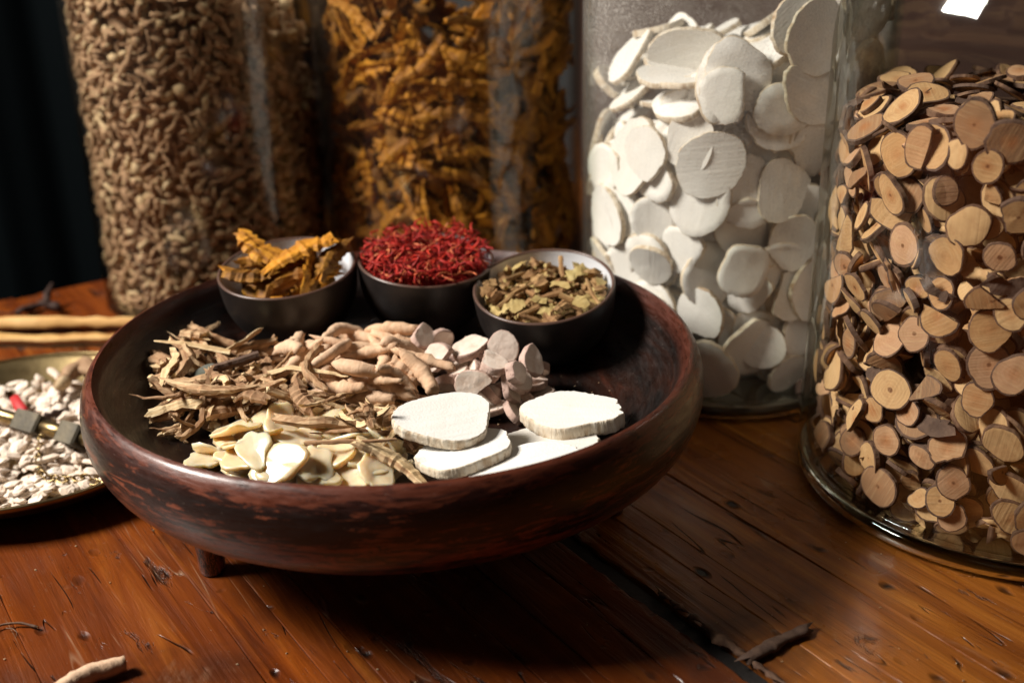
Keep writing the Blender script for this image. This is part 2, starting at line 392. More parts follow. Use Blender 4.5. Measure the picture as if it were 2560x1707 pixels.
# ------------------------------------------------------------------ piece generators (local: lying flat, z up, long side along x)
def disc(rng, rx, ry, t, n=22, wob=0.05, jag=0.012, cut=None, dome=0.0, mats=None, rimring=3, dish=0.0, collar=0.955, und=0.06):
    th = np.linspace(0, 2*PI, n, endpoint=False)
    rad = np.ones(n)
    for k in range(2, 6): rad += wob/k*1.6*rng.normal()*np.cos(k*th+rng.uniform(0, 6.28))
    rad += jag*rng.normal(size=n)
    for (phi, c) in (cut or []):
        d = np.cos(th-phi); lim = np.where(d > 0.05, c/np.maximum(d, 0.05), 9)
        rad = np.minimum(rad, lim*(1+jag*2.4*rng.normal(size=n)))
    cx, cy = np.cos(th)*rad*rx, np.sin(th)*rad*ry
    wx, wy, wxy = rng.normal()*dome, rng.normal()*dome, rng.normal()*dome
    wedge = rng.normal()*0.10; ph = rng.uniform(0, 6.28, 3); pa = 1.0
    def warp(x, y): return wx*x*x/rx + wy*y*y/ry + wxy*x*y/rx + dish*(x*x/rx/rx+y*y/ry/ry)*t
    V, F, I = [], [], []
    def ring(s, z, jit=0, zj=0):
        st = len(V); ss = s + (rng.normal(size=n)*jit if jit else 0)
        x, y = cx*ss, cy*ss; zz = z*(1+wedge*x/rx) + warp(x, y) + zj*t*s*pa*(np.cos(2*th+ph[0])+0.7*np.cos(3*th+ph[1])+0.4*np.cos(5*th+ph[2]))
        V.extend(zip(x, y, zz)); return st
    V.append((0, 0, t/2)); R = [ring(0.45, t/2, 0, und), ring(0.75, t/2, 0, und), ring(collar, t/2, jag*0.5, und*0.5)]
    fl_ = rng.normal(size=n); flute = jag*(0.5*fl_+0.7*np.convolve(np.r_[fl_, fl_], np.ones(5)/5, 'same')[n//2:n//2+n]+0.25*np.cos(th*7+rng.uniform(0, 6)))
    for l in np.linspace(0.40, -0.40, rimring):
        R.append(ring(1.0+flute, t*l, jag*0.6))
    R += [ring(collar, -t/2, jag*0.5, und*0.5), ring(0.5, -t/2, 0, und)]
    V.append((0, 0, -t/2)); last = len(V)-1
    for i in range(n): F.append((0, R[0]+i, R[0]+(i+1) % n)); I.append(0)
    for k in range(len(R)-1):
        mi = 0 if k in (0, 1) or k == len(R)-2 else 1
        for i in range(n):
            j = (i+1) % n
            F.append((R[k]+i, R[k+1]+i, R[k+1]+j, R[k]+j)); I.append(mi)
    for i in range(n): F.append((last, R[-1]+(i+1) % n, R[-1]+i)); I.append(0)
    return V, F, I

def tube(rng, L, r, segs=9, sides=7, bend=0.12, taper=(0.8, 1.0, 0.6), ridge=0.12, lump=0.10, split=None, flat=1.0, wig=0.03, start=None, dirv=None, pointy=False, fray=0.0):
    s = np.linspace(0, 1, segs+1)
    y = bend*L*(np.sin(PI*s)-0.5)*1.0 + np.cumsum(rng.normal(size=segs+1))*wig*L/ math.sqrt(segs)
    z = np.cumsum(rng.normal(size=segs+1))*wig*L*0.7/math.sqrt(segs)
    x = (s-0.5)*L
    C = np.stack([x, y-y.mean(), z-z.mean()], 1)
    if dirv is not None:
        d = Vector(dirv).normalized(); q = Vector((1, 0, 0)).rotation_difference(d).to_matrix()
        C = (C-C[0]) @ np.array(q).T + np.array(start)
    T = np.gradient(C, axis=0); T /= np.linalg.norm(T, axis=1)[:, None]
    up = np.array([0, 0, 1.0]) if abs(T[0, 2]) < 0.9 else np.array([0, 1.0, 0])
    prof = np.interp(s, [0, 0.5, 1], taper)*(1+lump*rng.normal(size=segs+1))
    if pointy: prof[-1] *= 0.35
    a = np.linspace(0, 2*PI, sides, endpoint=False)+rng.uniform(0, 1)
    rid = 1+ridge*rng.normal(size=sides)
    V, F, I = [], [], []
    for k in range(segs+1):
        B = np.cross(T[k], up); B /= np.linalg.norm(B); N = np.cross(B, T[k])
        ca, sa = np.cos(a)*rid, np.sin(a)*rid*flat
        if split is not None: sa = np.minimum(sa, split+0.03*rng.normal(size=sides))
        P = C[k]+r*prof[k]*(ca[:, None]*B+sa[:, None]*N)
        if fray and k in (0, segs): P = P+T[k]*(rng.normal(size=sides)*fray*r)[:, None]
        V.extend(P.tolist())
    for k in range(segs):
        for i in range(sides):
            j = (i+1) % sides
            F.append((k*sides+i, k*sides+j, (k+1)*sides+j, (k+1)*sides+i))
            mid = math.sin(a[i]+PI/sides)
            I.append(1 if (split is not None and mid > split) else 0)
    e0, e1 = len(V), len(V)+1
    V.append((C[0]-T[0]*r*0.12).tolist()); V.append((C[-1]+T[-1]*r*0.12).tolist())
    b = segs*sides
    for i in range(sides):
        j = (i+1) % sides
        F.append((e0, j, i)); I.append(1)
        F.append((e1, b+i, b+j)); I.append(1)
    return V, F, I

def join(*parts):
    V, F, I = [], [], []
    for v, f, i in parts:
        o = len(V); V += [tuple(p) for p in v]; F += [tuple(q+o for q in g) for g in f]; I += list(i)
    return V, F, I

def lump(rng, a, b, c, mats=1, n=8, m=5, rough=0.16):
    """angular pebble or chopped chunk"""
    V, F = [], []
    ph = rng.uniform(0, 6.28, 6)
    for k in range(1, m):
        u = PI*k/m
        for i in range(n):
            w = 2*PI*i/n+0.3*k
            rr = 1+rough*(math.sin(2*w+ph[0])*math.sin(u+ph[1])+math.sin(3*w+ph[2])*0.6+rng.normal()*0.5)
            V.append((a*rr*math.sin(u)*math.cos(w), b*rr*math.sin(u)*math.sin(w), c*rr*math.cos(u)))
    t, bt = len(V), len(V)+1
    V += [(0, 0, c), (0, 0, -c)]
    for k in range(m-2):
        for i in range(n):
            j = (i+1) % n
            F.append((k*n+i, (k+1)*n+i, (k+1)*n+j, k*n+j))
    for i in range(n):
        j = (i+1) % n
        F.append((t, i, j)); F.append((bt, (m-2)*n+j, (m-2)*n+i))
    return V, F, [int(rng.random() < 0.22) for _ in F] if mats > 1 else [0]*len(F)

class Kind:
    """shape variants of one kind of piece: raw arrays, mesh data and sample points for settling"""
    def __init__(s, name, gen, mats, count, smooth=True, extra=None, seed=0):
        s.rng = np.random.default_rng(seed); s.v = []
        for k in range(count):
            V, F, I = gen(s.rng, k)
            V = np.array(V, float)
            c = np.array([len(f) for f in F])
            cen = np.array([V[list(f)].mean(0) for f in F])
            S = np.concatenate([V, cen])
            if len(S) > 150: S = S[s.rng.permutation(len(S))[:150]]
            s.v.append(dict(V=V, F=F, I=np.array(I), S=S, me=mk(name, V, F, mats, I, smooth), tag=(extra[k] if extra else None)))
        s.mats = mats; s.name = name

# ------------------------------------------------------------------ settling on a height field
class Field:
    def __init__(s, x0, y0, x1, y1, cell, f):
        s.x0, s.y0, s.c = x0, y0, cell
        s.nx, s.ny = int((x1-x0)/cell)+1, int((y1-y0)/cell)+1
        X, Y = np.meshgrid(x0+cell*np.arange(s.nx), y0+cell*np.arange(s.ny), indexing='ij')
        s.H = f(X, Y).astype(float)
    def idx(s, x, y):
        return np.clip(((x-s.x0)/s.c+0.5).astype(int), 0, s.nx-1), np.clip(((y-s.y0)/s.c+0.5).astype(int), 0, s.ny-1)
    def get(s, x, y):
        i, j = s.idx(x, y); return s.H[i, j]
    def put(s, x, y, z):
        i, j = s.idx(x, y); np.maximum.at(s.H, (i, j), z)

def rotz(a):
    c, s = math.cos(a), math.sin(a); return np.array([[c, -s, 0], [s, c, 0], [0, 0, 1.0]])
def rotax(ax, a):
    return np.array(Matrix.Rotation(a, 3, Vector(ax)))
def align(nv):
    return np.array(Vector((0, 0, 1)).rotation_difference(Vector(nv)).to_matrix())

def settle(fl, S, x, y, R, gain=0.85, q=0.96, maxs=1.2):
    P = S @ R.T
    h = fl.get(P[:, 0]+x, P[:, 1]+y)
    A = np.stack([np.ones(len(P)), P[:, 0], P[:, 1]], 1)
    low = P[:, 2] < np.median(P[:, 2])+1e-9
    try: a, b, c = np.linalg.lstsq(A[low], h[low], rcond=None)[0]
    except Exception: b = c = 0
    sl = math.hypot(b, c); g = gain*(min(1, maxs/sl) if sl > 0 else 1)
    T = align((-b*g, -c*g, 1)) @ R
    P = S @ T.T
    d = fl.get(P[:, 0]+x, P[:, 1]+y)-P[:, 2]
    z = np.quantile(d, q)
    return z, T, P

def drop(fl, var, rng, cand, tries, tilt=0.0, gain=0.85, ok=None, q=0.96, zlim=None, yaw=None):
    best = None
    ta, tm = rng.uniform(0, 6.28), rng.normal()*tilt
    for _ in range(tries):
        x, y = cand()
        R = rotz(rng.uniform(0, 6.283) if yaw is None else yaw(rng))
        if rng.random() < 0.5: R = R @ rotax((1, 0, 0), PI)
        if tilt: R = rotax((math.cos(ta), math.sin(ta), 0), tm) @ R
        z, T, P = settle(fl, var['S'], x, y, R, gain, q)
        W = P+np.array([x, y, z])
        if ok is not None and not ok(W): continue
        if zlim is not None and W[:, 2].max() > zlim: continue
        if best is None or z < best[0]: best = (z, x, y, T, W)
    if best is None: return None
    z, x, y, T, W = best
    fl.put(W[:, 0], W[:, 1], W[:, 2])
    Mx = np.eye(4); Mx[:3, :3] = T; Mx[:3, 3] = (x, y, z)
    return Mx

def poly_cand(poly, rng, soft=0.0):
    P = np.array(poly); lo, hi = P.min(0), P.max(0)
    def inside(x, y):
        r = False; n = len(P); j = n-1
        for i in range(n):
            if (P[i, 1] > y) != (P[j, 1] > y) and x < (P[j, 0]-P[i, 0])*(y-P[i, 1])/(P[j, 1]-P[i, 1])+P[i, 0]: r = not r
            j = i
        return r
    def f():
        while True:
            x, y = rng.uniform(lo[0], hi[0]), rng.uniform(lo[1], hi[1])
            if inside(x, y): return x+rng.normal()*soft, y+rng.normal()*soft
    return f

def radial_drop(fl, var, rng, cx, cy, Rc, Rin, thc, vr, tries, tilt=0.0, gain=0.8, vtop=None, q=0.97):
    """settle a piece against the inner heap of a jar, never past the glass"""
    best = None
    ta, tm = rng.uniform(0, 6.28), rng.normal()*tilt
    for _ in range(tries):
        th = thc[0]+rng.uniform(-1, 1)*thc[1]
        v = rng.uniform(vr[0], vr[1] if vtop is None else vtop(th))
        R = rotz(rng.uniform(0, 6.283))
        if rng.random() < 0.5: R = R @ rotax((1, 0, 0), PI)
        if tilt: R = rotax((math.cos(ta), math.sin(ta), 0), tm) @ R
        u0 = (th-thc[0])*Rin
        z, T, P = settle(fl, var['S'], u0, v, R, gain, q)
        rho = Rc+z
        # true radius of each sample, with the wall's curvature
        r = np.hypot(rho+P[:, 2], P[:, 0])
        uu = u0+np.arctan2(P[:, 0], rho+P[:, 2])*Rin
        over = r.max()-Rin
        if over > 0: continue
        if (v+P[:, 1]).min() < vr[0]-0.004: continue
        if best is None or z < best[0]: best = (z, th, v, T, uu, v+P[:, 1], r-Rc, rho)
    if best is None: return None
    z, th, v, T, uu, vv, hh, rho = best
    fl.put(uu, vv, hh)
    er = np.array([math.cos(th), math.sin(th), 0]); et = np.array([-math.sin(th), math.cos(th), 0]); ez = np.array([0, 0, 1.0])
    B = np.stack([et, ez, er], 1)
    Mx = np.eye(4); Mx[:3, :3] = B @ T; Mx[:3, 3] = np.array([cx, cy, 0])+er*rho+ez*v
    return Mx

class Stuff:
    def __init__(s, mats): s.V, s.F, s.I, s.mats, s.n = [], [], [], mats, 0
    def add(s, var, Mx, off=0):
        W = var['V'] @ Mx[:3, :3].T + Mx[:3, 3]
        s.V.append(W); s.F += [tuple(q+s.n for q in f) for f in var['F']]; s.I += [i+off for i in var['I']]; s.n += len(W)
    def build(s, name, label, cat, smooth=True):
        if not s.V: return
        o = link(name, mk(name, np.concatenate(s.V), s.F, s.mats, s.I, smooth))
        return tag(o, label, cat, kind='stuff')

def place(kind_var, Mx, name, label, cat, group=None):
    o = link(name, kind_var['me']); o.matrix_world = Matrix(Mx.tolist())
    return tag(o, label, cat, group)

# ================================================================== SETTING
# background: grey wall, red-brown panel, black cloth at the far left, dark navy floor
def boxmesh(name, x0, x1, y0, y1, z0, z1, mat):
    V = [(x, y, z) for x in (x0, x1) for y in (y0, y1) for z in (z0, z1)]
    F = [(0, 1, 3, 2), (4, 6, 7, 5), (0, 4, 5, 1), (2, 3, 7, 6), (0, 2, 6, 4), (1, 5, 7, 3)]
    return mk(name, V, F, [mat], None, False)
tag(link('wall', boxmesh('wall', -2.2, 2.2, 1.90, 1.96, -0.75, 2.2, WALL)), kind='structure')
tag(link('floor', boxmesh('floor', -2.2, 2.2, -1.2, 1.898, -0.80, -0.752, NAVY)), kind='structure')
def fold_panel(name, x0, x1, y, z0, z1, mat, amp, waves):
    n, m = 60, 8; V, F = [], []
    for i in range(n+1):
        for j in range(m+1):
            x = x0+(x1-x0)*i/n; V.append((x, y+amp*math.sin(i/n*waves*6.28)+0.3*amp*math.sin(i/n*waves*15), z0+(z1-z0)*j/m))
    for i in range(n):
        for j in range(m):
            a = i*(m+1)+j; F.append((a, a+m+1, a+m+2, a+1))
    me = mk(name, V, F, [mat]); o = link(name, me)
    sm = o.modifiers.new('s', 'SOLIDIFY'); sm.thickness = 0.006
    return o
tag(fold_panel('curtain', -1.15, -0.50, 1.50, -0.75, 1.3, BLACKCLOTH, 0.02, 5), 'black cloth curtain hanging behind the table at the far left', 'curtain')
tag(link('wooden_cabinet', boxmesh('wooden_cabinet', 0.10, 1.35, 1.62, 1.66, -0.75, 1.2, PANELRED)), 'dark red-brown wooden cabinet standing behind the jars', 'cabinet')

# table: planks run along (-0.558, 0.830), their far ends form the table edge
PA = math.radians(33.9)
table = empty('wooden_table', (0, 0, 0))
tag(table, 'worn orange-brown plank table with a dark split joint', 'table')
table.rotation_euler = (0, 0, PA)
rng = np.random.default_rng(5)
def plank_mesh(w, s0, s1, thick=0.03, rag=0, gold_lit=False):
    b = 0.0006
    prof = [(-w/2, -thick), (-w/2, -b), (-w/2+b*0.8, 0), (w/2-b*0.8, 0), (w/2, -b), (w/2, -thick)]
    V, F = [], []
    n = 260 if rag else 40
    wv = np.convolve(rng.normal(size=n+1), np.ones(5)/5, 'same')*0.0035+rng.normal(size=n+1)*0.0007
    for k in range(n+1):
        s = s0+(s1-s0)*k/n
        for i, (x, z) in enumerate(prof):
            jx = rng.normal()*0.00025 if i in (1, 4, 2, 3) else 0
            if rag and (i > 2) == (rag > 0): jx -= rag*abs(wv[k])*(1.0 if i in (2, 3) else 0.55 if i in (1, 4) else 0)
            V.append((x+jx, s, z+(rng.normal()*0.0004 if rag and i in (1, 4) else 0)))
    for k in range(n):
        for i in range(5):
            F.append((k*6+i, k*6+i+1, (k+1)*6+i+1, (k+1)*6+i))
    F.append(tuple(range(5, -1, -1))); F.append(tuple(n*6+i for i in range(6)))
    return mk('plank', V, F, [TABLE_GOLD_LIT if gold_lit else TABLE], None, False)
t = -0.70
CRACK_T = None
crack_at = 0.0775*math.cos(PA)+0.4708*math.sin(PA)   # t of the split joint
while t < 1.15:
    w = rng.choice([rng.uniform(0.016, 0.03), rng.uniform(0.04, 0.085)])
    if CRACK_T is None and t+w > crack_at-0.006:
        w = crack_at-0.005-t
        if w < 0.008: w += 0.0
    if w > 0.004:
        rag = 1 if (CRACK_T is None and t+w > crack_at-0.0056) else (-1 if (CRACK_T is not None and t < CRACK_T+0.0095) else 0)
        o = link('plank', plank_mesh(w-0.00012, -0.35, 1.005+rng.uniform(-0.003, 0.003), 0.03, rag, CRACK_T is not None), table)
        o.location = (t+w/2, 0, rng.uniform(-0.0004, 0.0001))
    t += w
    if CRACK_T is None and t >= crack_at-0.0055:
        CRACK_T = t; t += 0.009
# dark filler in the split joint
fil = link('joint_filler', boxmesh('joint_filler', CRACK_T+0.0003, CRACK_T+0.0087, -0.35, 0.99, -0.03, -0.0022, CRACK), table)

# ================================================================== BOWL
BX, BY = -0.0631, 0.5879
bowl = empty('wooden_bowl', (BX, BY, 0))
tag(bowl, 'large round dark red lacquered wooden bowl on short legs, holding herbs and cups', 'bowl')
inner = smooth_profile([(0.0, 0.056), (0.06, 0.0565), (0.10, 0.0605), (0.125, 0.0665), (0.142, 0.0755), (0.1515, 0.087), (0.1548, 0.0955), (0.1585, 0.1002)], 5)
outer = smooth_profile([(0.1585, 0.1002), (0.1615, 0.0985), (0.1650, 0.0920), (0.1668, 0.081), (0.1652, 0.0705), (0.1595, 0.059), (0.147, 0.048), (0.126, 0.0395), (0.09, 0.035), (0.0, 0.033)], 5)
def warp_lathe(V, amp=0.0007):
    return [(x*(1+amp*4*math.sin(2*math.atan2(y, x)+1)), y*(1+amp*4*math.sin(2*math.atan2(y, x)+1)), z+amp*math.sin(3*math.atan2(y, x))*(z > 0.05)) for x, y, z in V]
V, F, I = lathe(outer, 160); link('outer_shell', mk('outer_shell', warp_lathe(V), F, [LAQ]), bowl)
V, F, I = lathe(inner[::-1], 160); link('inner_shell', mk('inner_shell', warp_lathe(V), F, [LAQ_IN]), bowl)
for a in (216, 351, 96):
    V, F, I = lathe(smooth_profile([(0.0, 0.0005), (0.0055, 0.0005), (0.0068, 0.003), (0.0075, 0.018), (0.0100, 0.041), (0.0, 0.043)], 3), 24)
    o = link('leg', mk('leg', V, F, [LAQ]), bowl); o.location = (0.119*math.cos(math.radians(a)), 0.119*math.sin(math.radians(a)), 0)

ir = np.array([p[0] for p in inner]); iz = np.array([p[1] for p in inner])
def bowl_floor(X, Y):
    r = np.hypot(X-BX, Y-BY); return np.where(r < 0.158, np.interp(r, ir, iz), 0.13)
bf = Field(BX-0.165, BY-0.165, BX+0.165, BY+0.165, 0.0016, bowl_floor)
def in_bowl(W):
    return (np.hypot(W[:, 0]-BX, W[:, 1]-BY) < np.where(W[:, 2] < 0.098, 0.150, 0.2)).all()

# ------------------------------------------------------------------ three tea cups
def make_cup(label, rim_c, tilt_dir, tilt, r=0.0425, h=0.042):
    axis = Vector((math.sin(tilt)*tilt_dir[0], math.sin(tilt)*tilt_dir[1], math.cos(tilt)))
    base = Vector(rim_c)-axis*h
    q = Vector((0, 0, 1)).rotation_difference(axis)
    o = empty('tea_cup', base); o.rotation_euler = q.to_euler()
    tag(o, label, 'cup', 'dark tea cups standing in the bowl')
    out_p = smooth_profile([(0, 0.0015), (0.022, 0.001), (0.0245, 0.0), (0.0275, 0.0015), (0.034, 0.008), (0.0400, 0.020), (r-0.0004, 0.033), (r, h-0.001)], 4)
    in_p = smooth_profile([(r-0.0022, h-0.0012), (r-0.0027, 0.034), (0.0370, 0.020), (0.031, 0.010), (0.020, 0.0060), (0.0, 0.0055)], 4)
    lip_p = [(r, h-0.001), (r-0.0003, h-0.0003), (r-0.0011, h), (r-0.0019, h-0.0004), (r-0.0022, h-0.0012)]
    V, F, I = lathe(out_p, 72); link('outer_shell', mk('outer_shell', V, F, [GLAZE_DARK]), o)
    V, F, I = lathe(in_p, 72); link('inner_glaze', mk('inner_glaze', V, F, [GLAZE_WHITE]), o)
    V, F, I = lathe(lip_p, 72); link('lip', mk('lip', V, F, [GLAZE_LIP]), o)
    M4 = Matrix.Translation(base) @ q.to_matrix().to_4x4()
    # keep the heap pieces clear of the cup
    for zz in np.linspace(0, h, 12):
        rr = np.interp(zz, [p[1] for p in out_p[4:]], [p[0] for p in out_p[4:]])
        for k in range(60):
            for f in (1.0, 0.9, 0.7):
                p = M4 @ Vector((rr*f*math.cos(k*PI/30), rr*f*math.sin(k*PI/30), zz))
                bf.put(np.array([p.x]), np.array([p.y]), np.array([0.10]))
    iR = np.array([p[0] for p in in_p[::-1]]); iZ = np.array([p[1] for p in in_p[::-1]])
    fl = Field(-0.06, -0.06, 0.06, 0.06, 0.0012, lambda X, Y: np.where(np.hypot(X, Y) < r-0.0023, np.interp(np.hypot(X, Y), iR, iZ), np.where(np.hypot(X, Y) < r, h, -0.02)))
    return np.array(M4), fl, r, h
def tdir(dx, dy):
    l = math.hypot(dx, dy); return (dx/l, dy/l)
cup1 = make_cup('dark tea cup at the left, a few yellow roots inside', (-0.1375, 0.679, 0.112), tdir(-0.35, -1), math.radians(7.5))
cup2 = make_cup('dark tea cup in the middle, heaped with red petals', (-0.0525, 0.690, 0.112), tdir(0.5, -1), math.radians(5.5))
cup3 = make_cup('dark tea cup at the right, tipped forward, chopped roots inside', (0.0195, 0.652, 0.1070), tdir(-0.40, -1), math.radians(12))

# ------------------------------------------------------------------ kinds of pieces
def g_white(rng, k):
    return disc(rng, rng.uniform(0.015, 0.026), rng.uniform(0.0140, 0.021), rng.uniform(0.0028, 0.0046), 44, 0.07, 0.013,
                [(rng.uniform(0, 6.28), rng.uniform(0.4, 0.8))] if k % 4 == 3 else None, 0.05, collar=0.985, und=0.04)
K_WHITE = Kind('white_root_slice', g_white, [WFACE, WRIM], 20, 'rim', None, 1)
def g_wood(rng, k):
    r = rng.choice([rng.uniform(0.0060, 0.0090), rng.uniform(0.0090, 0.0132), rng.uniform(0.0090, 0.0125)])
    cut = []
    if k % 4 == 3: cut = [(rng.uniform(0, 6.28), rng.uniform(0.05, 0.75))]
    if k % 9 == 5: cut.append((rng.uniform(0, 6.28), rng.uniform(0.15, 0.4))); cut.append((rng.uniform(0, 6.28), rng.uniform(0.3, 0.6)))
    if k % 9 == 8: return tube(rng, rng.uniform(0.012, 0.022), rng.uniform(0.0022, 0.004), 8, 7, 0.15, (1, 1, 0.8), 0.3, 0.15, rng.uniform(-0.2, 0.3), 0.6, 0.05, fray=1.0)
    return disc(rng, r*rng.uniform(1.0, 1.22), r*rng.uniform(0.88, 1.0), rng.uniform(0.0018, 0.0036), 26, 0.06, 0.012, cut, 0.04, rimring=2, collar=rng.uniform(0.88, 0.93))
K_WOOD = Kind('twig_slice', g_wood, [WOODFACE, BARK], 36, False, None, 2)
def g_brown(rng, k):
    L = [rng.uniform(0.013, 0.022), rng.uniform(0.022, 0.034), rng.uniform(0.034, 0.050)][k % 3]
    r = rng.uniform(0.0011, 0.0030) if k % 3 else rng.uniform(0.0020, 0.0042)
    a = tube(rng, L, r, 13, 9, rng.normal()*0.14, (rng.uniform(0.6, 1.25), 1.0, rng.uniform(0.25, 1.0)), 0.14, 0.10, (rng.uniform(0.15, 0.55) if k % 2 else None), rng.uniform(0.8, 1.0), 0.05, fray=0.6)
    if k % 4 == 0:
        b = tube(rng, L*0.45, r*0.7, 6, 6, 0.1, (1.0, 0.9, 0.5), 0.25, 0.15, None, 1.0, 0.05, (L*rng.uniform(-0.2, 0.2), 0, 0), (rng.uniform(-0.6, 0.8), rng.choice([-1, 1]), rng.uniform(0, 0.5)), fray=0.6)
        a = join(a, b)
    return a
K_BROWN = Kind('brown_root_piece', g_brown, [BROWN_BARK, BROWN_FLESH], 36, False, None, 3)
def g_tan(rng, k):
    L = rng.uniform(0.020, 0.042); r = rng.uniform(0.0027, 0.0049)
    return tube(rng, L, r, 12, 9, rng.normal()*0.16, (rng.uniform(0.5, 0.9), 1.05, rng.uniform(0.25, 0.6)), 0.08, 0.10, None, rng.uniform(0.8, 1), 0.045, pointy=k % 2 == 0, fray=0.3)
K_TAN = Kind('pale_root', g_tan, [TAN_SKIN, TAN_SKIN], 16, True, None, 4)
def g_mauve(rng, k):
    r = rng.uniform(0.0072, 0.0108)
    return disc(rng, r*1.1, r*rng.uniform(0.72, 1.0), rng.uniform(0.0036, 0.0056), 30, 0.10, 0.012, [(rng.uniform(0, 6.28), 0.6)] if k % 4 == 1 else None, 0.04, rimring=4, dish=0.0, und=0.05, collar=0.94)
K_MAUVE = Kind('mauve_root_slice', g_mauve, [MAUVE_FACE, MAUVE_SKIN], 14, 'rim', None, 5)
def g_chip(rng, k):
    r = rng.uniform(0.0085, 0.0130)
    return disc(rng, r*1.15, r*rng.uniform(0.7, 0.95), rng.uniform(0.0018, 0.0030), 26, 0.17, 0.022, [(rng.uniform(0, 6.28), rng.uniform(0.5, 0.8))] if k % 2 else None, 0.12, rimring=3, und=0.22, collar=0.90)
K_CHIP = Kind('translucent_slice', g_chip, [CHIP, CHIP], 16, True, None, 6)
def g_yel(rng, k):
    L = rng.uniform(0.022, 0.046); r = rng.uniform(0.0026, 0.0048)
    a = tube(rng, L, r, 14, 9, rng.normal()*0.16, (rng.uniform(0.5, 1.0), 1.1, rng.uniform(0.3, 0.9)), 0.22, 0.20, (rng.uniform(-0.1, 0.4) if k % 2 else None), rng.uniform(0.55, 0.9), 0.06)
    if k % 3 == 0: a = join(a, tube(rng, L*0.45, r*0.6, 7, 7, 0.1, (1, 0.9, 0.4), 0.2, 0.2, None, 0.8, 0.06, (0, 0, 0), (0.5, rng.choice([-1, 1]), 0.4)))
    return a
K_YEL = Kind('yellow_root', g_yel, [YEL_BARK, YEL_FLESH], 18, True, None, 7)
def g_red(rng, k):
    L = rng.uniform(0.006, 0.015); r = rng.uniform(0.0004, 0.0010)
    return tube(rng, L, r, 5, 4, rng.normal()*0.25, (0.7, 1.1, 0.5), 0.2, 0.2, None, rng.uniform(0.4, 1.0), 0.10)
K_RED = Kind('red_petal', g_red, [RED, RED_PALE], 24, True, None, 8)
def g_redwide(rng, k):
    return tube(rng, rng.uniform(0.007, 0.015), rng.uniform(0.0008, 0.0015), 5, 5, rng.normal()*0.2, (0.5, 1.2, 0.3), 0.2, 0.2, None, 0.35, 0.10)
K_REDW = Kind('red_petal', g_redwide, [RED, RED], 10, True, None, 14)
def g_yeljar(rng, k):
    return (g_yelbig if k % 2 == 0 else g_yel)(rng, k)
def g_yelbig(rng, k):
    L = rng.uniform(0.036, 0.062); r = rng.uniform(0.0042, 0.0070)
    a = tube(rng, L, r, 18, 11, rng.normal()*0.16, (rng.uniform(0.35, 0.7), 1.15, rng.uniform(0.3, 0.9)), 0.24, 0.20, (rng.uniform(-0.2, 0.3) if k % 2 else None), rng.uniform(0.5, 0.8), 0.06, fray=0.4)
    if k % 3 == 0: a = join(a, tube(rng, L*0.4, r*0.55, 8, 7, 0.1, (1, 0.9, 0.4), 0.2, 0.2, None, 0.8, 0.06, (0, 0, 0), (0.5, rng.choice([-1, 1]), 0.6)))
    return a
K_YELJAR = Kind('yellow_root', g_yeljar, [YEL_BARK2, YEL_FLESH], 24, False, None, 16)
K_YELBIG = Kind('yellow_root', g_yelbig, [YEL_BARK2, YEL_FLESH], 12, False, None, 15)
def g_redp(rng, k):
    L = rng.uniform(0.006, 0.014); r = rng.uniform(0.0005, 0.0009)
    return tube(rng, L, r, 5, 4, rng.normal()*0.2, (0.7, 1.1, 0.5), 0.2, 0.2, None, rng.uniform(0.4, 0.8), 0.08)
K_REDP = Kind('pale_red_petal', g_redp, [RED_PALE, RED_PALE], 8, True, None, 9)
def g_olive(rng, k):
    if k % 4 == 3: return tube(rng, rng.uniform(0.014, 0.024), rng.uniform(0.0012, 0.0018), 8, 7, 0.05, (1, 1, 0.9), 0.10, 0.06, None, 1, 0.02)
    return tube(rng, rng.uniform(0.006, 0.012), rng.uniform(0.0024, 0.0042), 6, 8, 0.1, (rng.uniform(0.6, 1), 1.05, rng.uniform(0.6, 1)), 0.3, 0.2, (0.1 if k % 2 == 0 else None), rng.uniform(0.7, 1), 0.08, fray=0.5)
K_OLIVE = Kind('chopped_root', g_olive, [OLIVE_SKIN, OLIVE_FLESH], 24, False, None, 10)
def g_gran(rng, k):
    if k % 5: return tube(rng, rng.uniform(0.006, 0.018), rng.uniform(0.0011, 0.0030), 4, 6, rng.normal()*0.07, (rng.uniform(0.6, 1.1), 1.0, rng.uniform(0.5, 1.1)), 0.25, 0.2, None, 1, 0.05)
    return lump(rng, rng.uniform(0.0042, 0.0068), rng.uniform(0.0034, 0.005), rng.uniform(0.003, 0.0042), 2, 7, 4)
K_GRAN = Kind('brown_granule', g_gran, [GRAN, GRAN_PALE], 30, False, None, 11)
def g_granp(rng, k):
    return tube(rng, rng.uniform(0.009, 0.019), rng.uniform(0.0016, 0.0027), 4, 5, 0.1, (0.9, 1.1, 0.8), 0.2, 0.2, None, 1, 0.05) if k % 2 else lump(rng, 0.0058, 0.005, 0.004, 1, 7, 5)
K_GRANP = Kind('pale_granule', g_granp, [GRAN_PALE, GRAN_PALE], 8, True, None, 12)
def g_stone(rng, k):
    return lump(rng, rng.uniform(0.0038, 0.0072), rng.uniform(0.003, 0.005), rng.uniform(0.0012, 0.0024), 1, 8, 5, 0.2)
K_STONE = Kind('pale_stone_chip', g_stone, [STONE], 14, False, None, 13)

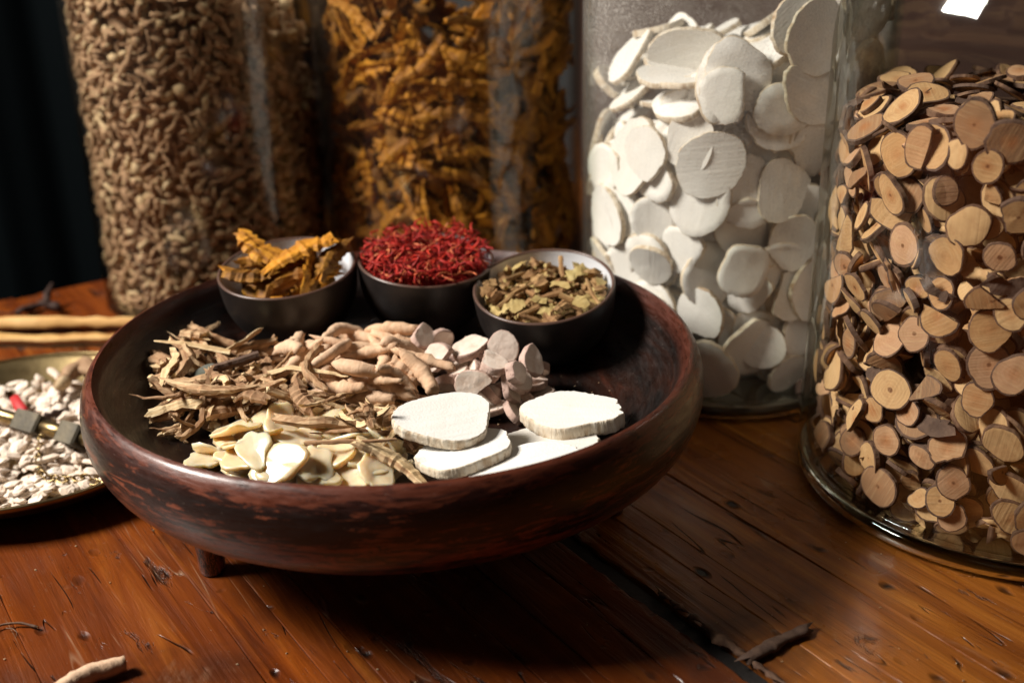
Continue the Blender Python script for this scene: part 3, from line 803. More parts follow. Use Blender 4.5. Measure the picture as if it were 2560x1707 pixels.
# ------------------------------------------------------------------ bowl: the heaps
BROWN_P = [(-0.205, 0.585), (-0.207, 0.614), (-0.203, 0.645), (-0.158, 0.665), (-0.136, 0.627), (-0.115, 0.593), (-0.061, 0.571), (-0.045, 0.516), (-0.059, 0.496), (-0.107, 0.531), (-0.15, 0.537), (-0.177, 0.538)]
BROWN_L = [(-0.203, 0.588), (-0.205, 0.614), (-0.201, 0.640), (-0.165, 0.662), (-0.145, 0.627), (-0.122, 0.590), (-0.08, 0.566), (-0.09, 0.545), (-0.15, 0.545), (-0.177, 0.545)]
TAN_P = [(-0.142, 0.640), (-0.104, 0.642), (-0.056, 0.636), (-0.047, 0.585), (-0.061, 0.566), (-0.091, 0.567), (-0.122, 0.599)]
MAUVE_P = [(-0.058, 0.640), (-0.016, 0.624), (0.022, 0.598), (0.01, 0.572), (-0.023, 0.578), (-0.052, 0.59)]
CHIP_P = [(-0.158, 0.519), (-0.141, 0.535), (-0.119, 0.548), (-0.07, 0.546), (-0.057, 0.495), (-0.074, 0.486), (-0.114, 0.490)]
rng = np.random.default_rng(21)
ok_bowl = in_bowl
def heap(kind, n, poly, tries, tilt, gain, q, name, labs, cat, group, soft=0.0, k0=0, yaw=None):
    cand = poly_cand(poly, rng, soft)
    for k in range(k0, k0+n):
        j = k % len(kind.v); v = kind.v[j]; Mx = drop(bf, v, rng, cand, tries, tilt, gain, ok_bowl, q, None, yaw)
        if Mx is not None: place(v, Mx, name, labs(j), cat, group)
def brown_label(j):
    return ['short', 'mid-sized', 'long'][j % 3]+(' forked' if j % 4 == 0 else '')+(' split pale-fleshed root stick' if j % 2 else ' brown-barked root stick')
heap(K_CHIP, 62, CHIP_P, 4, 0.32, 0.9, 0.95, 'translucent_slice', lambda j: 'thin translucent yellowish root slice', 'root slice', 'translucent slices in the bowl')
heap(K_BROWN, 60, BROWN_P, 4, 0.22, 0.75, 0.95, 'brown_root_piece', brown_label, 'root piece', 'brown root pieces heaped in the bowl', 0.003)
heap(K_TAN, 66, TAN_P, 4, 0.18, 0.8, 0.95, 'pale_root', lambda j: ('pointed' if j % 2 == 0 else 'blunt')+' pale tan root', 'root', 'pale tan roots heaped in the bowl', yaw=lambda r_: r_.normal()*0.75-0.35+(PI if r_.random() < 0.5 else 0))
heap(K_MAUVE, 36, MAUVE_P, 4, 0.50, 0.9, 0.95, 'mauve_root_slice', lambda j: 'thick pinkish mauve root slice', 'root slice', 'mauve root slices in the bowl')
heap(K_BROWN, 75, BROWN_L, 3, 0.25, 0.75, 0.95, 'brown_root_piece', brown_label, 'root piece', 'brown root pieces heaped in the bowl', 0.002, 60)
heap(K_BROWN, 10, [(-0.10, 0.53), (-0.05, 0.55), (-0.045, 0.50), (-0.08, 0.50)], 2, 0.2, 0.75, 0.95, 'brown_root_piece', brown_label, 'root piece', 'brown root pieces heaped in the bowl', 0.002, 140)

# ------------------------------------------------------------------ bowl: the five large white slices
def hero(label, rx, ry, t, xy, yaw, seed, cut=None, gain=0.7, tilt=None, q=0.97):
    rg = np.random.default_rng(seed)
    V, F, I = disc(rg, rx, ry, t, 96, 0.07, 0.010, cut, 0.03, rimring=5, collar=0.975, und=0.03)
    V = np.array(V); me = mk('white_root_slice', V, F, [WFACE, WRIM], I, 'rim')
    S = np.concatenate([V, np.array([V[list(f)].mean(0) for f in F])])
    R = rotz(yaw)
    if tilt: R = rotax(tilt[0], math.radians(tilt[1])) @ R
    z, T, P = settle(bf, S, xy[0], xy[1], R, gain, q)
    W = P+np.array([xy[0], xy[1], z]); bf.put(W[:, 0], W[:, 1], W[:, 2])
    Mx = np.eye(4); Mx[:3, :3] = T; Mx[:3, 3] = (xy[0], xy[1], z)
    o = link('white_root_slice', me); o.matrix_world = Matrix(Mx.tolist())
    return tag(o, label, 'root slice', 'large white slices lying in the bowl')
hero('lowest white slice, mostly hidden by the front rim of the bowl', 0.028, 0.020, 0.0055, (0.005, 0.486), 0.28, 31, None, 0.6, ((1, 0, 0), 8))
hero('white slice with uneven bark edge under the left white slice', 0.0255, 0.019, 0.006, (-0.024, 0.502), 0.38, 32, None, 0.6, ((1, 0.3, 0), 6))
hero('tan-edged white slice beneath the thick right slice in the bowl', 0.026, 0.019, 0.005, (0.018, 0.530), -0.35, 33, None, 0.6)
hero('round white slice lying on top at the left of the white slices', 0.0248, 0.0212, 0.0055, (-0.034, 0.520), 0.35, 34, None, 0.5, ((1, -0.15, 0), 11))
hero('thick white slice with a notched right edge in the bowl', 0.0262, 0.0200, 0.0080, (0.031, 0.547), -0.28, 35, [(0.25, 0.97)], 0.5, ((1, -0.2, 0), 7))

def hero_stick(label, parts, mats, xy, yaw, q=0.95, gain=0.9, name='brown_root_piece'):
    V, F, I = parts; V = np.array(V); S = np.concatenate([V, np.array([V[list(f)].mean(0) for f in F])])
    z, T, P = settle(bf, S, xy[0], xy[1], rotz(yaw), gain, q)
    W = P+np.array([xy[0], xy[1], z]); bf.put(W[:, 0], W[:, 1], W[:, 2])
    Mx = np.eye(4); Mx[:3, :3] = T; Mx[:3, 3] = (xy[0], xy[1], z)
    o = link(name, mk(name, V, F, mats, I, False)); o.matrix_world = Matrix(Mx.tolist())
    return tag(o, label, 'root piece', 'single root pieces in the bowl')
rg = np.random.default_rng(36)
hero_stick('thick split brown root lying across the edge of the white slices', tube(rg, 0.040, 0.0036, 20, 14, 0.10, (0.9, 1.1, 0.6), 0.08, 0.06, 0.45, 0.9, 0.03, fray=0.3), [BROWN_BARK, BROWN_FLESH], (-0.058, 0.492), -0.42)
hero_stick('long straight pale stick at the left end of the brown heap', tube(rg, 0.044, 0.0017, 12, 8, 0.02, (0.3, 0.9, 1.1), 0.15, 0.06, 0.2, 0.8, 0.01), [BROWN_FLESH, BROWN_FLESH], (-0.180, 0.605), -0.16)
hero_stick('long fibrous brown strip along the front of the brown heap', tube(rg, 0.054, 0.0030, 22, 12, -0.12, (0.4, 1.1, 0.4), 0.18, 0.07, None, 0.75, 0.02, fray=1.2), [BROWN_BARK, BROWN_FLESH], (-0.160, 0.553), -0.30)
hero_stick('dark brown root stick with pale cut ends on the brown heap', tube(rg, 0.027, 0.0024, 12, 9, 0.04, (0.9, 1, 1), 0.12, 0.08, None, 1, 0.02), [BARK, BROWN_FLESH], (-0.153, 0.590), 0.42)
hero_stick('thin wiry brown rootlet at the far left of the brown heap', tube(rg, 0.030, 0.0005, 14, 5, 0.1, (0.6, 1, 1.2), 0.1, 0.1, None, 1, 0.03), [BROWN_BARK, BROWN_BARK], (-0.192, 0.628), -0.75, 0.9)
hero_stick('thin brown stalk running from the chips to the front rim', tube(rg, 0.050, 0.0010, 14, 7, -0.06, (1.2, 1, 0.7), 0.15, 0.1, None, 1, 0.02), [BROWN_BARK, BROWN_FLESH], (-0.080, 0.500), -0.34, 0.9)
hero_stick('grey-green oval flake in the left of the brown heap', disc(rg, 0.0075, 0.0048, 0.0016, 20, 0.06, 0.01, None, 0.05, rimring=2), [GREENGREY, GREENGREY], (-0.172, 0.590), 0.6, name='green_flake')
crumbs = Stuff([GRAN, GRAN_PALE])
K_CRUMB = Kind('crumb', lambda r_, k: lump(r_, r_.uniform(0.0003, 0.0009), r_.uniform(0.0003, 0.0007), r_.uniform(0.0002, 0.0005), 2, 5, 4), [GRAN, GRAN_PALE], 6, False, None, 17)
for k in range(150):
    v = K_CRUMB.v[k % 6]
    a_, r_ = rng.uniform(0, 6.283), 0.135*math.sqrt(rng.random())
    x_, y_ = BX+r_*math.cos(a_), BY+r_*math.sin(a_); z_ = float(bf.get(np.array([x_]), np.array([y_]))[0])
    if z_ > 0.0665: continue
    Mx = np.eye(4); Mx[:3, 3] = (x_, y_, z_+0.0003); crumbs.add(v, Mx)
for k in range(130):
    v = K_CRUMB.v[k % 6]; Mx = np.eye(4); Mx[:3, 3] = (rng.uniform(-0.3, 0.3), rng.uniform(0.36, 0.62), 0.0003); crumbs.add(v, Mx)
crumbs.build('herb_crumbs', 'fine herb crumbs and dust scattered in bowl and on table', 'crumbs', False)

# ------------------------------------------------------------------ cup contents
def cup_place(cup, v, Mx, *a):
    return place(v, cup[0] @ Mx, *a)
rng = np.random.default_rng(41)
def disc_cand(R, rng, c=(0, 0)):
    def f():
        a, r = rng.uniform(0, 6.283), R*math.sqrt(rng.random()); return c[0]+r*math.cos(a), c[1]+r*math.sin(a)
    return f
def in_cup(cup, over=0.0):
    r, h = cup[2], cup[3]
    def f(W):
        rr = np.hypot(W[:, 0], W[:, 1]); return (np.where(W[:, 2] < h+0.0005, rr < np.interp(W[:, 2], [0.0, 0.006, 0.02, h], [0.018, 0.028, 0.037, r-0.002]), rr < r+over)).all()
    return f
for k in range(40):
    v = K_YEL.v[k % 18]; Mx = drop(cup1[1], v, rng, disc_cand(0.026, rng, (0, -0.004)), 10, 0.15, 0.7, in_cup(cup1, 0.0), 0.95, 0.036)
    if Mx is not None: cup_place(cup1, v, Mx, 'yellow_root', 'small gnarled yellow root', 'root', 'yellow roots in the left cup')
for k in range(6):
    v = K_YELBIG.v[k % 12]; Mx = drop(cup1[1], v, rng, disc_cand(0.030, rng, (-0.002, -0.006)), 30, 0.45, 0.8, in_cup(cup1, 0.030), 0.96, 0.085)
    if Mx is not None: cup_place(cup1, v, Mx, 'yellow_root', 'large gnarled golden root'+(', split open' if k % 2 else ''), 'root', 'yellow roots in the left cup')
rgy = np.random.default_rng(55)
for (pos, yaw_, pit, L_, r_, lab) in [((-0.013, 0.010, 0.0475), 2.55, -0.20, 0.050, 0.0050, 'long golden root leaning over the back left lip of the left cup'),
                                      ((0.008, 0.000, 0.0500), 0.55, -0.22, 0.046, 0.0064, 'thickest golden root, lying on top in the left cup'),
                                      ((0.027, 0.000, 0.0440), 1.05, -0.30, 0.034, 0.0050, 'brown knobbly root leaning on the right lip of the left cup'),
                                      ((-0.022, -0.012, 0.0425), 2.9, 0.05, 0.032, 0.0052, 'dark shrivelled root at the left lip of the left cup')]:
    V, F, I = tube(rgy, L_, r_, 20, 12, 0.12, (0.5, 1.15, 0.7), 0.22, 0.16, 0.35 if r_ > 0.006 else None, 0.75, 0.05, fray=0.5)
    o = link('yellow_root', mk('yellow_root', V, F, [YEL_BARK if 'dark' in lab or 'brown' in lab else YEL_BARK2, YEL_FLESH], I, False))
    o.matrix_world = Matrix(cup1[0].tolist()) @ Matrix.Translation(pos) @ Matrix.Rotation(yaw_, 4, 'Z') @ Matrix.Rotation(pit, 4, 'Y')
    tag(o, lab, 'root', 'long roots topping the left cup')
# red heap: a mound of loose petals (uncountable), the larger ones on top singly
redst = Stuff([RED, RED_PALE])
V, F, I = lathe([(0.0402, 0.033), (0.036, 0.0355), (0.027, 0.038), (0.014, 0.0395), (0, 0.040)], 40)
mound = dict(V=np.array(V)+np.random.default_rng(3).normal(size=(len(V), 3))*0.0006, F=F, I=[0]*len(F))
redst.add(mound, cup2[0])
f2 = cup2[1]
X, Y = np.meshgrid(f2.x0+f2.c*np.arange(f2.nx), f2.y0+f2.c*np.arange(f2.ny), indexing='ij'); rr = np.hypot(X, Y)
f2.H = np.where(rr < 0.0402, np.interp(rr, [0, 0.014, 0.027, 0.036, 0.0405], [0.040, 0.0395, 0.038, 0.0355, 0.033]), f2.H)
for k in range(620):
    v = (K_REDP if k % 9 == 0 else K_RED).v[k % (8 if k % 9 == 0 else 24)]
    Mx = drop(f2, v, rng, disc_cand(0.039, rng), 2, 0.5, 0.8, in_cup(cup2, 0.006), 0.85)
    if Mx is not None: redst.add(v, cup2[0] @ Mx, 1 if k % 9 == 0 else 0) if k % 9 else redst.add(dict(V=v['V'], F=v['F'], I=v['I']*0+1), cup2[0] @ Mx)
redst.build('red_petals', 'mass of fine dried red petals filling the middle tea cup', 'petals')
for k in range(300):
    pale = k % 7 == 0
    kk = K_REDP if pale else (K_REDW if k % 3 == 0 else K_RED); v = kk.v[k % len(kk.v)]
    Mx = drop(f2, v, rng, disc_cand(0.039, rng), 3, 0.6, 0.8, in_cup(cup2, 0.007), 0.85)
    if Mx is not None: cup_place(cup2, v, Mx, 'red_petal', ('pale orange-red' if pale else 'dark red')+(' broad' if (k % 3 == 0 and not pale) else ' thin')+' dried petal', 'petal', 'dried red petals in the middle cup')
f3 = cup3[1]
f3.H = np.where(np.hypot(X, Y) < 0.0385, np.maximum(f3.H, 0.024), f3.H)
V, F, I = lathe([(0.0372, 0.0215), (0.030, 0.0235), (0.015, 0.024), (0, 0.024)], 36)
st3 = Stuff([OLIVE_SKIN, OLIVE_FLESH]); st3.add(dict(V=np.array(V), F=F, I=[0]*len(F)), cup3[0])
for k in range(60):
    v = K_OLIVE.v[k % 20]; Mx = drop(f3, v, rng, disc_cand(0.034, rng), 2, 0.3, 0.7, in_cup(cup3), 0.9, 0.037)
    if Mx is not None: st3.add(v, cup3[0] @ Mx)
st3.build('chopped_root_fill', 'chopped olive-brown roots deep in the right tea cup', 'roots')
for k in range(120):
    v = K_OLIVE.v[k % 20]; Mx = drop(f3, v, rng, disc_cand(0.035, rng), 5, 0.3, 0.7, in_cup(cup3), 0.9, 0.0435)
    if Mx is not None: cup_place(cup3, v, Mx, 'chopped_root', ['chunky olive-brown root piece', 'small knobbly brown root piece', 'yellowish brown root piece', 'thin straight brown root stick'][k % 4], 'root piece', 'chopped roots in the right cup')
# ================================================================== JARS
def make_jar(label, c, R, H, wall, mat, neck=0.72, base_h=0.012, shoulder=0.06, arc=0.0):
    o = empty('glass_jar', (c[0], c[1], 0)); tag(o, label, 'jar', 'tall glass storage jars')
    zs = H-shoulder
    if arc:
        pts = [(R-arc*(1-math.cos(p)), zs+arc*math.sin(p)) for p in np.linspace(0, math.radians(68), 12)]
    outp = smooth_profile([(R-0.010, 0.0125), (R-0.001, 0.0130), (R, 0.020), (R, zs*0.5), (R, zs), (R*0.965, zs+shoulder*0.35), (R*0.86, zs+shoulder*0.75), (R*neck, zs+shoulder), (R*neck, zs+shoulder+0.03)], 6)
    inp = smooth_profile([(R*neck-wall, zs+shoulder+0.03), (R*neck-wall, zs+shoulder), (R*0.86-wall, zs+shoulder*0.72), (R*0.965-wall, zs+shoulder*0.33), (R-wall, zs), (R-wall, zs*0.5), (R-wall, 0.020), (R-wall-0.003, 0.0135), (R-0.010, 0.0125)], 6)
    if arc:
        w = wall; top_ = pts[-1]
        outp = [(R-0.010, 0.0125), (R-0.003, 0.0126), (R-0.0006, 0.0145), (R, 0.020)]+[(R, 0.02+(zs-0.02)*k/8) for k in range(1, 8)]+pts+[(top_[0]-0.002, top_[1]+0.01), (top_[0]-0.002, top_[1]+0.04), (0, 0)]
        inp = [(top_[0]-0.002-w, top_[1]+0.04), (top_[0]-0.002-w, top_[1]+0.008)]+[(max(r_-w*math.cos(p), 0.01), z_-w*math.sin(p)) for (r_, z_), p in list(zip(pts, np.linspace(0, math.radians(68), 12)))[::-1]]+[(R-w, 0.02+(zs-0.02)*k/8) for k in range(7, -1, -1)]+[(R-w-0.003, 0.0135), (0, 0)]
    V, F, I = lathe(outp[:-1]+inp[:-1], 144, None, True); link('body', mk('body', V, F, [mat]), o)
    bp = smooth_profile([(0, 0.004), (R*0.55, 0.0035), (R-0.014, 0.0008), (R-0.007, 0.0004), (R-0.0015, 0.004), (R-0.0006, 0.009), (R-0.004, 0.0122), (R-0.012, 0.0120), (R*0.5, 0.0118), (0, 0.0118)], 4)
    V, F, I = lathe(bp, 144); link('base', mk('base', V, F, [BASEGLASS]), o)
    return o
def heap_core(name, label, cat, c, Rc, top, mat, z0=0.013):
    n, V, F = 72, [], []
    rings = [(Rc*0.97, z0, 0), (Rc, z0+0.01, 0)]
    V.append((c[0], c[1], z0))
    levels = 10
    for k in range(levels+1):
        for i in range(n):
            a = 2*PI*i/n; x, y = c[0]+Rc*math.cos(a), c[1]+Rc*math.sin(a)
            zt = top(x, y); V.append((x, y, z0+(zt-z0)*k/levels))
    for s in (0.8, 0.5, 0.2):
        for i in range(n):
            a = 2*PI*i/n; x, y = c[0]+Rc*s*math.cos(a), c[1]+Rc*s*math.sin(a); V.append((x, y, top(x, y)))
    V.append((c[0], c[1], top(*c)))
    for i in range(n): F.append((0, 1+(i+1) % n, 1+i))
    for k in range(levels+3):
        for i in range(n):
            j = (i+1) % n; F.append((1+k*n+i, 1+k*n+j, 1+(k+1)*n+j, 1+(k+1)*n+i))
    b = 1+(levels+3)*n
    for i in range(n): F.append((b+i, b+(i+1) % n, len(V)-1))
    return dict(V=np.array(V), F=F, I=[0]*len(F))

def fill_jar(c, R, wall, top, depth, kind, thc, n_stuff, n_solo, n_top, stuff_name, stuff_label, cat, name, labels, group, tilt, cell, tries, seed, mats, topname=None, kind2=None, every2=0, z0=0.0145, corev=0, qq=0.97, top_tilt=0.3):
    rng = np.random.default_rng(seed)
    Rin = R-wall-0.0006; Rc = Rin-depth
    core = heap_core(stuff_name, stuff_label, cat, c, Rc, lambda x, y: top(x, y)-0.016, mats[0])
    st = Stuff(mats); core['I'] = [corev]*len(core['F']); st.add(core, np.eye(4))
    half = thc[1]*Rin
    fl = Field(-half-0.03, -0.02, half+0.03, 0.42, cell, lambda X, Y: X*0)
    vtop = lambda th: top(c[0]+Rin*math.cos(th), c[1]+Rin*math.sin(th))-0.002
    # top surface
    ft = Field(c[0]-R, c[1]-R, c[0]+R, c[1]+R, max(cell, 0.0016), np.vectorize(lambda x, y: top(x, y)-0.012 if math.hypot(x-c[0], y-c[1]) < Rin else 0.6))
    okj = lambda W: (np.hypot(W[:, 0]-c[0], W[:, 1]-c[1]) < Rin).all()
    cnt = 0
    def pick(k):
        kd = kind2 if (kind2 is not None and k % every2 == 0) else kind
        return kd.v[rng.integers(len(kd.v))], kd
    for k in range(n_stuff):
        v, kd = pick(k); Mx = radial_drop(fl, v, rng, c[0], c[1], Rc, Rin, thc, (z0, 0.3), 2, tilt, 0.8, vtop, qq)
        if Mx is not None: st.add(v if kd is kind else dict(V=v['V'], F=v['F'], I=v['I']*0+1), Mx)
    for k in range(n_top):
        v, kd = pick(k+1); Mx = drop(ft, v, rng, disc_cand(Rin-0.006, rng, c), 3, top_tilt, 0.8, okj, 0.95)
        if Mx is not None:
            if k < n_top*0.4: st.add(v, Mx)
            else: cnt += 1; place(v, Mx, name, (topname or labels[0]), cat, group)
    for k in range(n_solo):
        v, kd = pick(k); Mx = radial_drop(fl, v, rng, c[0], c[1], Rc, Rin, thc, (z0, 0.3), tries, tilt, 0.8, vtop, qq)
        if Mx is not None and cnt < 299: cnt += 1; place(v, Mx, kd.name, labels[0] if kd is kind else labels[-1], cat, group)
    st.build(stuff_name, stuff_label, cat)
    return cnt

# right jar: twig slices
CW = (0.287, 0.601)
make_jar('clear glass jar at the right, filled with round twig slices', CW, 0.118, 0.337, 0.0045, GLASS, 0.7, shoulder=0.087, arc=0.08)
def top_wood(x, y): return min(0.230, 0.221+0.75*(x-0.195))-0.05*(y-0.54)
fill_jar(CW, 0.118, 0.0045, top_wood, 0.030, K_WOOD, (math.radians(-150), math.radians(64)), 420, 430, 150,
         'twig_slice_fill', 'twig slices packed deep inside the right glass jar', 'twig slices', 'twig_slice',
         ['tan twig slice with brown bark'],
         'twig slices in the right jar', 0.55, 0.0012, 5, 61, [WOODFACE, BARK], 'tan twig slice lying on the heap', corev=1, qq=0.98)
# middle jar: white slices
CV = (0.150, 0.771)
make_jar('dusty glass jar of large white root slices behind the bowl', CV, 0.100, 0.345, 0.0025, GLASS_DUST, 0.75, shoulder=0.06)
def top_white(x, y): return 0.205+0.62*(x-0.105)-0.10*(y-0.70)
fill_jar(CV, 0.100, 0.0025, top_white, 0.042, K_WHITE, (math.radians(-105), math.radians(95)), 260, 230, 44,
         'white_slice_fill', 'white root slices packed deep inside the dusty jar', 'root slices', 'white_root_slice',
         ['large white root slice'],
         'white slices in the dusty jar', 0.38, 0.0016, 6, 62, [WFACE, WRIM], 'white root slice lying on the heap', qq=0.98)
# amber jar: yellow roots
CA = (-0.045, 0.940)
make_jar('smoky glass jar of golden yellow roots between the other jars', CA, 0.105, 0.37, 0.002, GLASS_DARK, 0.75)
def top_yel(x, y): return 0.225+0.25*(x+0.105)+0.04*math.sin(40*x)
fill_jar(CA, 0.105, 0.002, top_yel, 0.034, K_YELJAR, (math.radians(-88), math.radians(98)), 200, 290, 40,
         'yellow_root_fill', 'yellow roots packed deep inside the smoky jar', 'roots', 'yellow_root',
         ['twisted golden yellow root'],
         'yellow roots in the smoky jar', 0.35, 0.0016, 5, 63, [YEL_BARK, YEL_FLESH], 'golden yellow root lying on the heap', corev=0, qq=0.93)
# left jar: brown granules
CL = (-0.243, 0.930)
make_jar('tall glass jar at the left, full of small brown root granules', CL, 0.0955, 0.40, 0.002, GLASS_DARK, 0.75)
def top_gran(x, y): return 0.262-1.9*max(0, x+0.20)-0.05*(y-0.93)
fill_jar(CL, 0.0955, 0.002, top_gran, 0.013, K_GRAN, (math.radians(-75), math.radians(100)), 2300, 300, 360,
         'granule_fill', 'small brown root granules filling the left glass jar', 'granules', 'brown_granule',
         ['small brown root granule', 'pale cream root granule'],
         'granules in the left jar', 0.35, 0.0012, 2, 64, [GRAN, GRAN_PALE], 'brown root granule on the heap', K_GRANP, 11, qq=0.9)

# ================================================================== BRASS PLATE with stones, steelyard and chain
PX, PY, PR = -0.304, 0.650, 0.105
plate = empty('brass_plate', (PX, PY, 0)); tag(plate, 'shallow aged brass plate at the left, heaped with pale stone chips', 'plate')
pp = smooth_profile([(0, 0.0035), (0.05, 0.0035), (0.075, 0.005), (0.092, 0.012), (0.103, 0.0205), (0.1065, 0.0222), (0.1075, 0.0215), (0.1055, 0.0185), (0.094, 0.0095), (0.077, 0.0022), (0.05, 0.0006), (0, 0.0006)], 4)
V, F, I = lathe(pp, 120); link('dish', mk('dish', V, F, [BRASS]), plate)
lipv = [(0.1075+0.0013*math.cos(a), 0.0225+0.0013*math.sin(a)) for a in np.linspace(0, 2*PI, 8, endpoint=False)]
V, F, I = lathe(lipv, 120, None, True); link('rolled_rim', mk('rolled_rim', V, F, [BRASS]), plate)
rng = np.random.default_rng(71)
hp = lambda X, Y: np.interp(np.hypot(X-PX, Y-PY), [0, 0.05, 0.075, 0.092, 0.104, 0.11], [0.0035, 0.0035, 0.005, 0.012, 0.0205, 0.03])
fp = Field(PX-0.12, PY-0.12, PX+0.12, PY+0.12, 0.0015, hp)
okp = lambda W: (np.hypot(W[:, 0]-PX, W[:, 1]-PY) < 0.102).all()
sst = Stuff([STONE])
for k in range(330):
    v = K_STONE.v[k % 14]; Mx = drop(fp, v, rng, disc_cand(0.098, rng, (PX, PY)), 2, 0.3, 0.7, okp, 0.92)
    if Mx is not None: sst.add(v, Mx)
sst.build('stone_chip_fill', 'pale stone chips lying deep in the brass plate', 'stone chips', False)
for k in range(260):
    v = K_STONE.v[k % 14]; Mx = drop(fp, v, rng, disc_cand(0.096, rng, (PX+0.012, PY-0.004)), 4, 0.3, 0.7, okp, 0.92, 0.032)
    if Mx is not None: place(v, Mx, 'stone_chip', 'pale pinkish white stone chip', 'stone chip', 'stone chips on the brass plate')
def zp(x, y, r=0.005):
    a = np.linspace(0, 6.28, 12); return float(np.quantile(fp.get(x+r*np.cos(a), y+r*np.sin(a)), 0.7))
def bar(p, q, r, sides, mat, name, parent=None, flat=False):
    p, q = Vector(p), Vector(q); d = (q-p); L = d.length
    V, F, I = lathe([(0, -L/2), (r*0.85, -L/2), (r, -L/2+r*0.18), (r, L/2-r*0.18), (r*0.85, L/2), (0, L/2)], sides)
    o = link(name, mk(name, V, F, [mat], None, not flat), parent)
    m4 = Matrix.Translation((p+q)/2) @ d.to_track_quat('Z', 'Y').to_matrix().to_4x4()
    o.matrix_world = m4; return o
sy = empty('brass_weight_beam', (-0.29, 0.645, zp(-0.29, 0.645))); tag(sy, 'brass beam with square blocks lying on the white stones', 'scale beam')
zb = max(zp(-0.33, 0.668), zp(-0.30, 0.652), zp(-0.26, 0.628))+0.005
bpy.context.view_layer.update()
def child_world(o, par):
    mw = o.matrix_world.copy(); o.parent = par; o.matrix_parent_inverse = par.matrix_world.inverted(); o.matrix_world = mw
for (a, b, r, s, nm, fl_) in [((-0.352, 0.680), (-0.311, 0.658), 0.0042, 16, 'rod', False), ((-0.311, 0.658), (-0.292, 0.648), 0.0088, 4, 'block', True), ((-0.292, 0.648), (-0.277, 0.640), 0.0048, 16, 'rod', False), ((-0.277, 0.640), (-0.262, 0.632), 0.0092, 4, 'block', True), ((-0.262, 0.632), (-0.247, 0.624), 0.0045, 16, 'rod', False)]:
    o = bar((a[0], a[1], zb), (b[0], b[1], zb), r, s, BRASS_DARK if nm == 'block' else BRASS, nm, None, fl_); child_world(o, sy)
# chain
def torus(R, r, n=14, m=6, sx=1.5):
    V, F = [], []
    for i in range(n):
        a = 2*PI*i/n
        for j in range(m):
            b = 2*PI*j/m; V.append(((R+r*math.cos(b))*math.cos(a)*sx, (R+r*math.cos(b))*math.sin(a), r*math.sin(b)))
    for i in range(n):
        for j in range(m):
            F.append((i*m+j, ((i+1) % n)*m+j, ((i+1) % n)*m+(j+1) % m, i*m+(j+1) % m))
    return V, F
V, F = torus(0.0022, 0.00055); LINK = mk('chain_link', V, F, [BRASS])
ctrl = np.array([(-0.292, 0.643), (-0.288, 0.628), (-0.284, 0.612), (-0.276, 0.598), (-0.262, 0.592), (-0.247, 0.590), (-0.234, 0.586), (-0.228, 0.588)])
seg = np.linalg.norm(np.diff(ctrl, axis=0), axis=1); cum = np.concatenate([[0], np.cumsum(seg)])
chain = empty('brass_chain', (ctrl[0][0], ctrl[0][1], 0.02)); tag(chain, 'thin brass link chain trailing over the white stones', 'chain')
bpy.context.view_layer.update()
nl = int(cum[-1]/0.0049)
for k in range(nl):
    s = k*0.0049; x = np.interp(s, cum, ctrl[:, 0]); y = np.interp(s, cum, ctrl[:, 1]); x2 = np.interp(s+0.002, cum, ctrl[:, 0]); y2 = np.interp(s+0.002, cum, ctrl[:, 1])
    o = link('chain_link', LINK); o.matrix_world = Matrix.Translation((x, y, zp(x, y, 0.002)+0.0012)) @ Matrix.Rotation(math.atan2(y2-y, x2-x), 4, 'Z') @ Matrix.Rotation(0.4 if k % 2 else 1.5, 4, 'X')
    child_world(o, chain)
# red petal scrap and dark dried lumps on the plate
rg = np.random.default_rng(81)
V, F, I = disc(rg, 0.0135, 0.0036, 0.0010, 20, 0.12, 0.04, None, 0.4, rimring=2)
REDCLOTH = mat_simple('red_scrap', (0.42, 0.008, 0.010), 0.6, 200, 0.3)
o = link('red_scrap', mk('red_scrap', V, F, [REDCLOTH, REDCLOTH], I)); o.location = (-0.325, 0.690, zp(-0.325, 0.690)+0.005); o.rotation_euler = (0.5, 0.15, -0.9)
tag(o, 'bright red folded petal scrap beside the brass beam', 'petal')
for (x, y, s, sd) in ((-0.298, 0.722, 1.5, 1), (-0.276, 0.720, 1.9, 2), (-0.262, 0.700, 1.4, 3)):
    rg = np.random.default_rng(sd); a = tube(rg, 0.024*s, 0.0045*s, 10, 9, 0.15, (0.7, 1.1, 0.6), 0.2, 0.2, None, 0.9, 0.08)
    o = link('dark_root', mk('dark_root', a[0], a[1], [DARKSCRAP if sd == 3 else GRAN, GRAN_PALE], a[2])); o.location = (x, y, zp(x, y)+0.006*s); o.rotation_euler = (0, 0, sd*1.3)
    tag(o, ['', 'small wrinkled grey-brown root at the back of the brass plate', 'large wrinkled grey-brown root at the back of the brass plate', 'dark dried root lump at the right of the brass plate'][sd], 'root', 'dried roots on the brass plate')

for (x, y, L_, sd, lab) in ((-0.262, 0.650, 0.030, 11, 'dark twisted twig just behind the brass block'), (-0.246, 0.628, 0.034, 12, 'dark twisted twig beside the rim of the bowl'), (-0.300, 0.676, 0.024, 13, 'dark curled twig behind the beam on the brass plate'), (-0.240, 0.668, 0.028, 14, 'dark curled twig at the right of the brass plate')):
    rg = np.random.default_rng(sd); a = join(tube(rg, L_, 0.0022, 10, 7, 0.3, (0.6, 1.1, 0.4), 0.25, 0.25, None, 0.8, 0.12), tube(rg, L_*0.5, 0.0012, 6, 5, 0.2, (1, 0.9, 0.4), 0.2, 0.2, None, 1, 0.1, (0, 0, 0), (0.4, 1, 0.3)))
    o = link('dried_twig', mk('dried_twig', a[0], a[1], [DARKSCRAP, DARKSCRAP], a[2])); o.location = (x, y, zp(x, y)+0.003); o.rotation_euler = (0, 0, sd*1.7)
    tag(o, lab, 'twig', 'dark twigs on the brass plate')

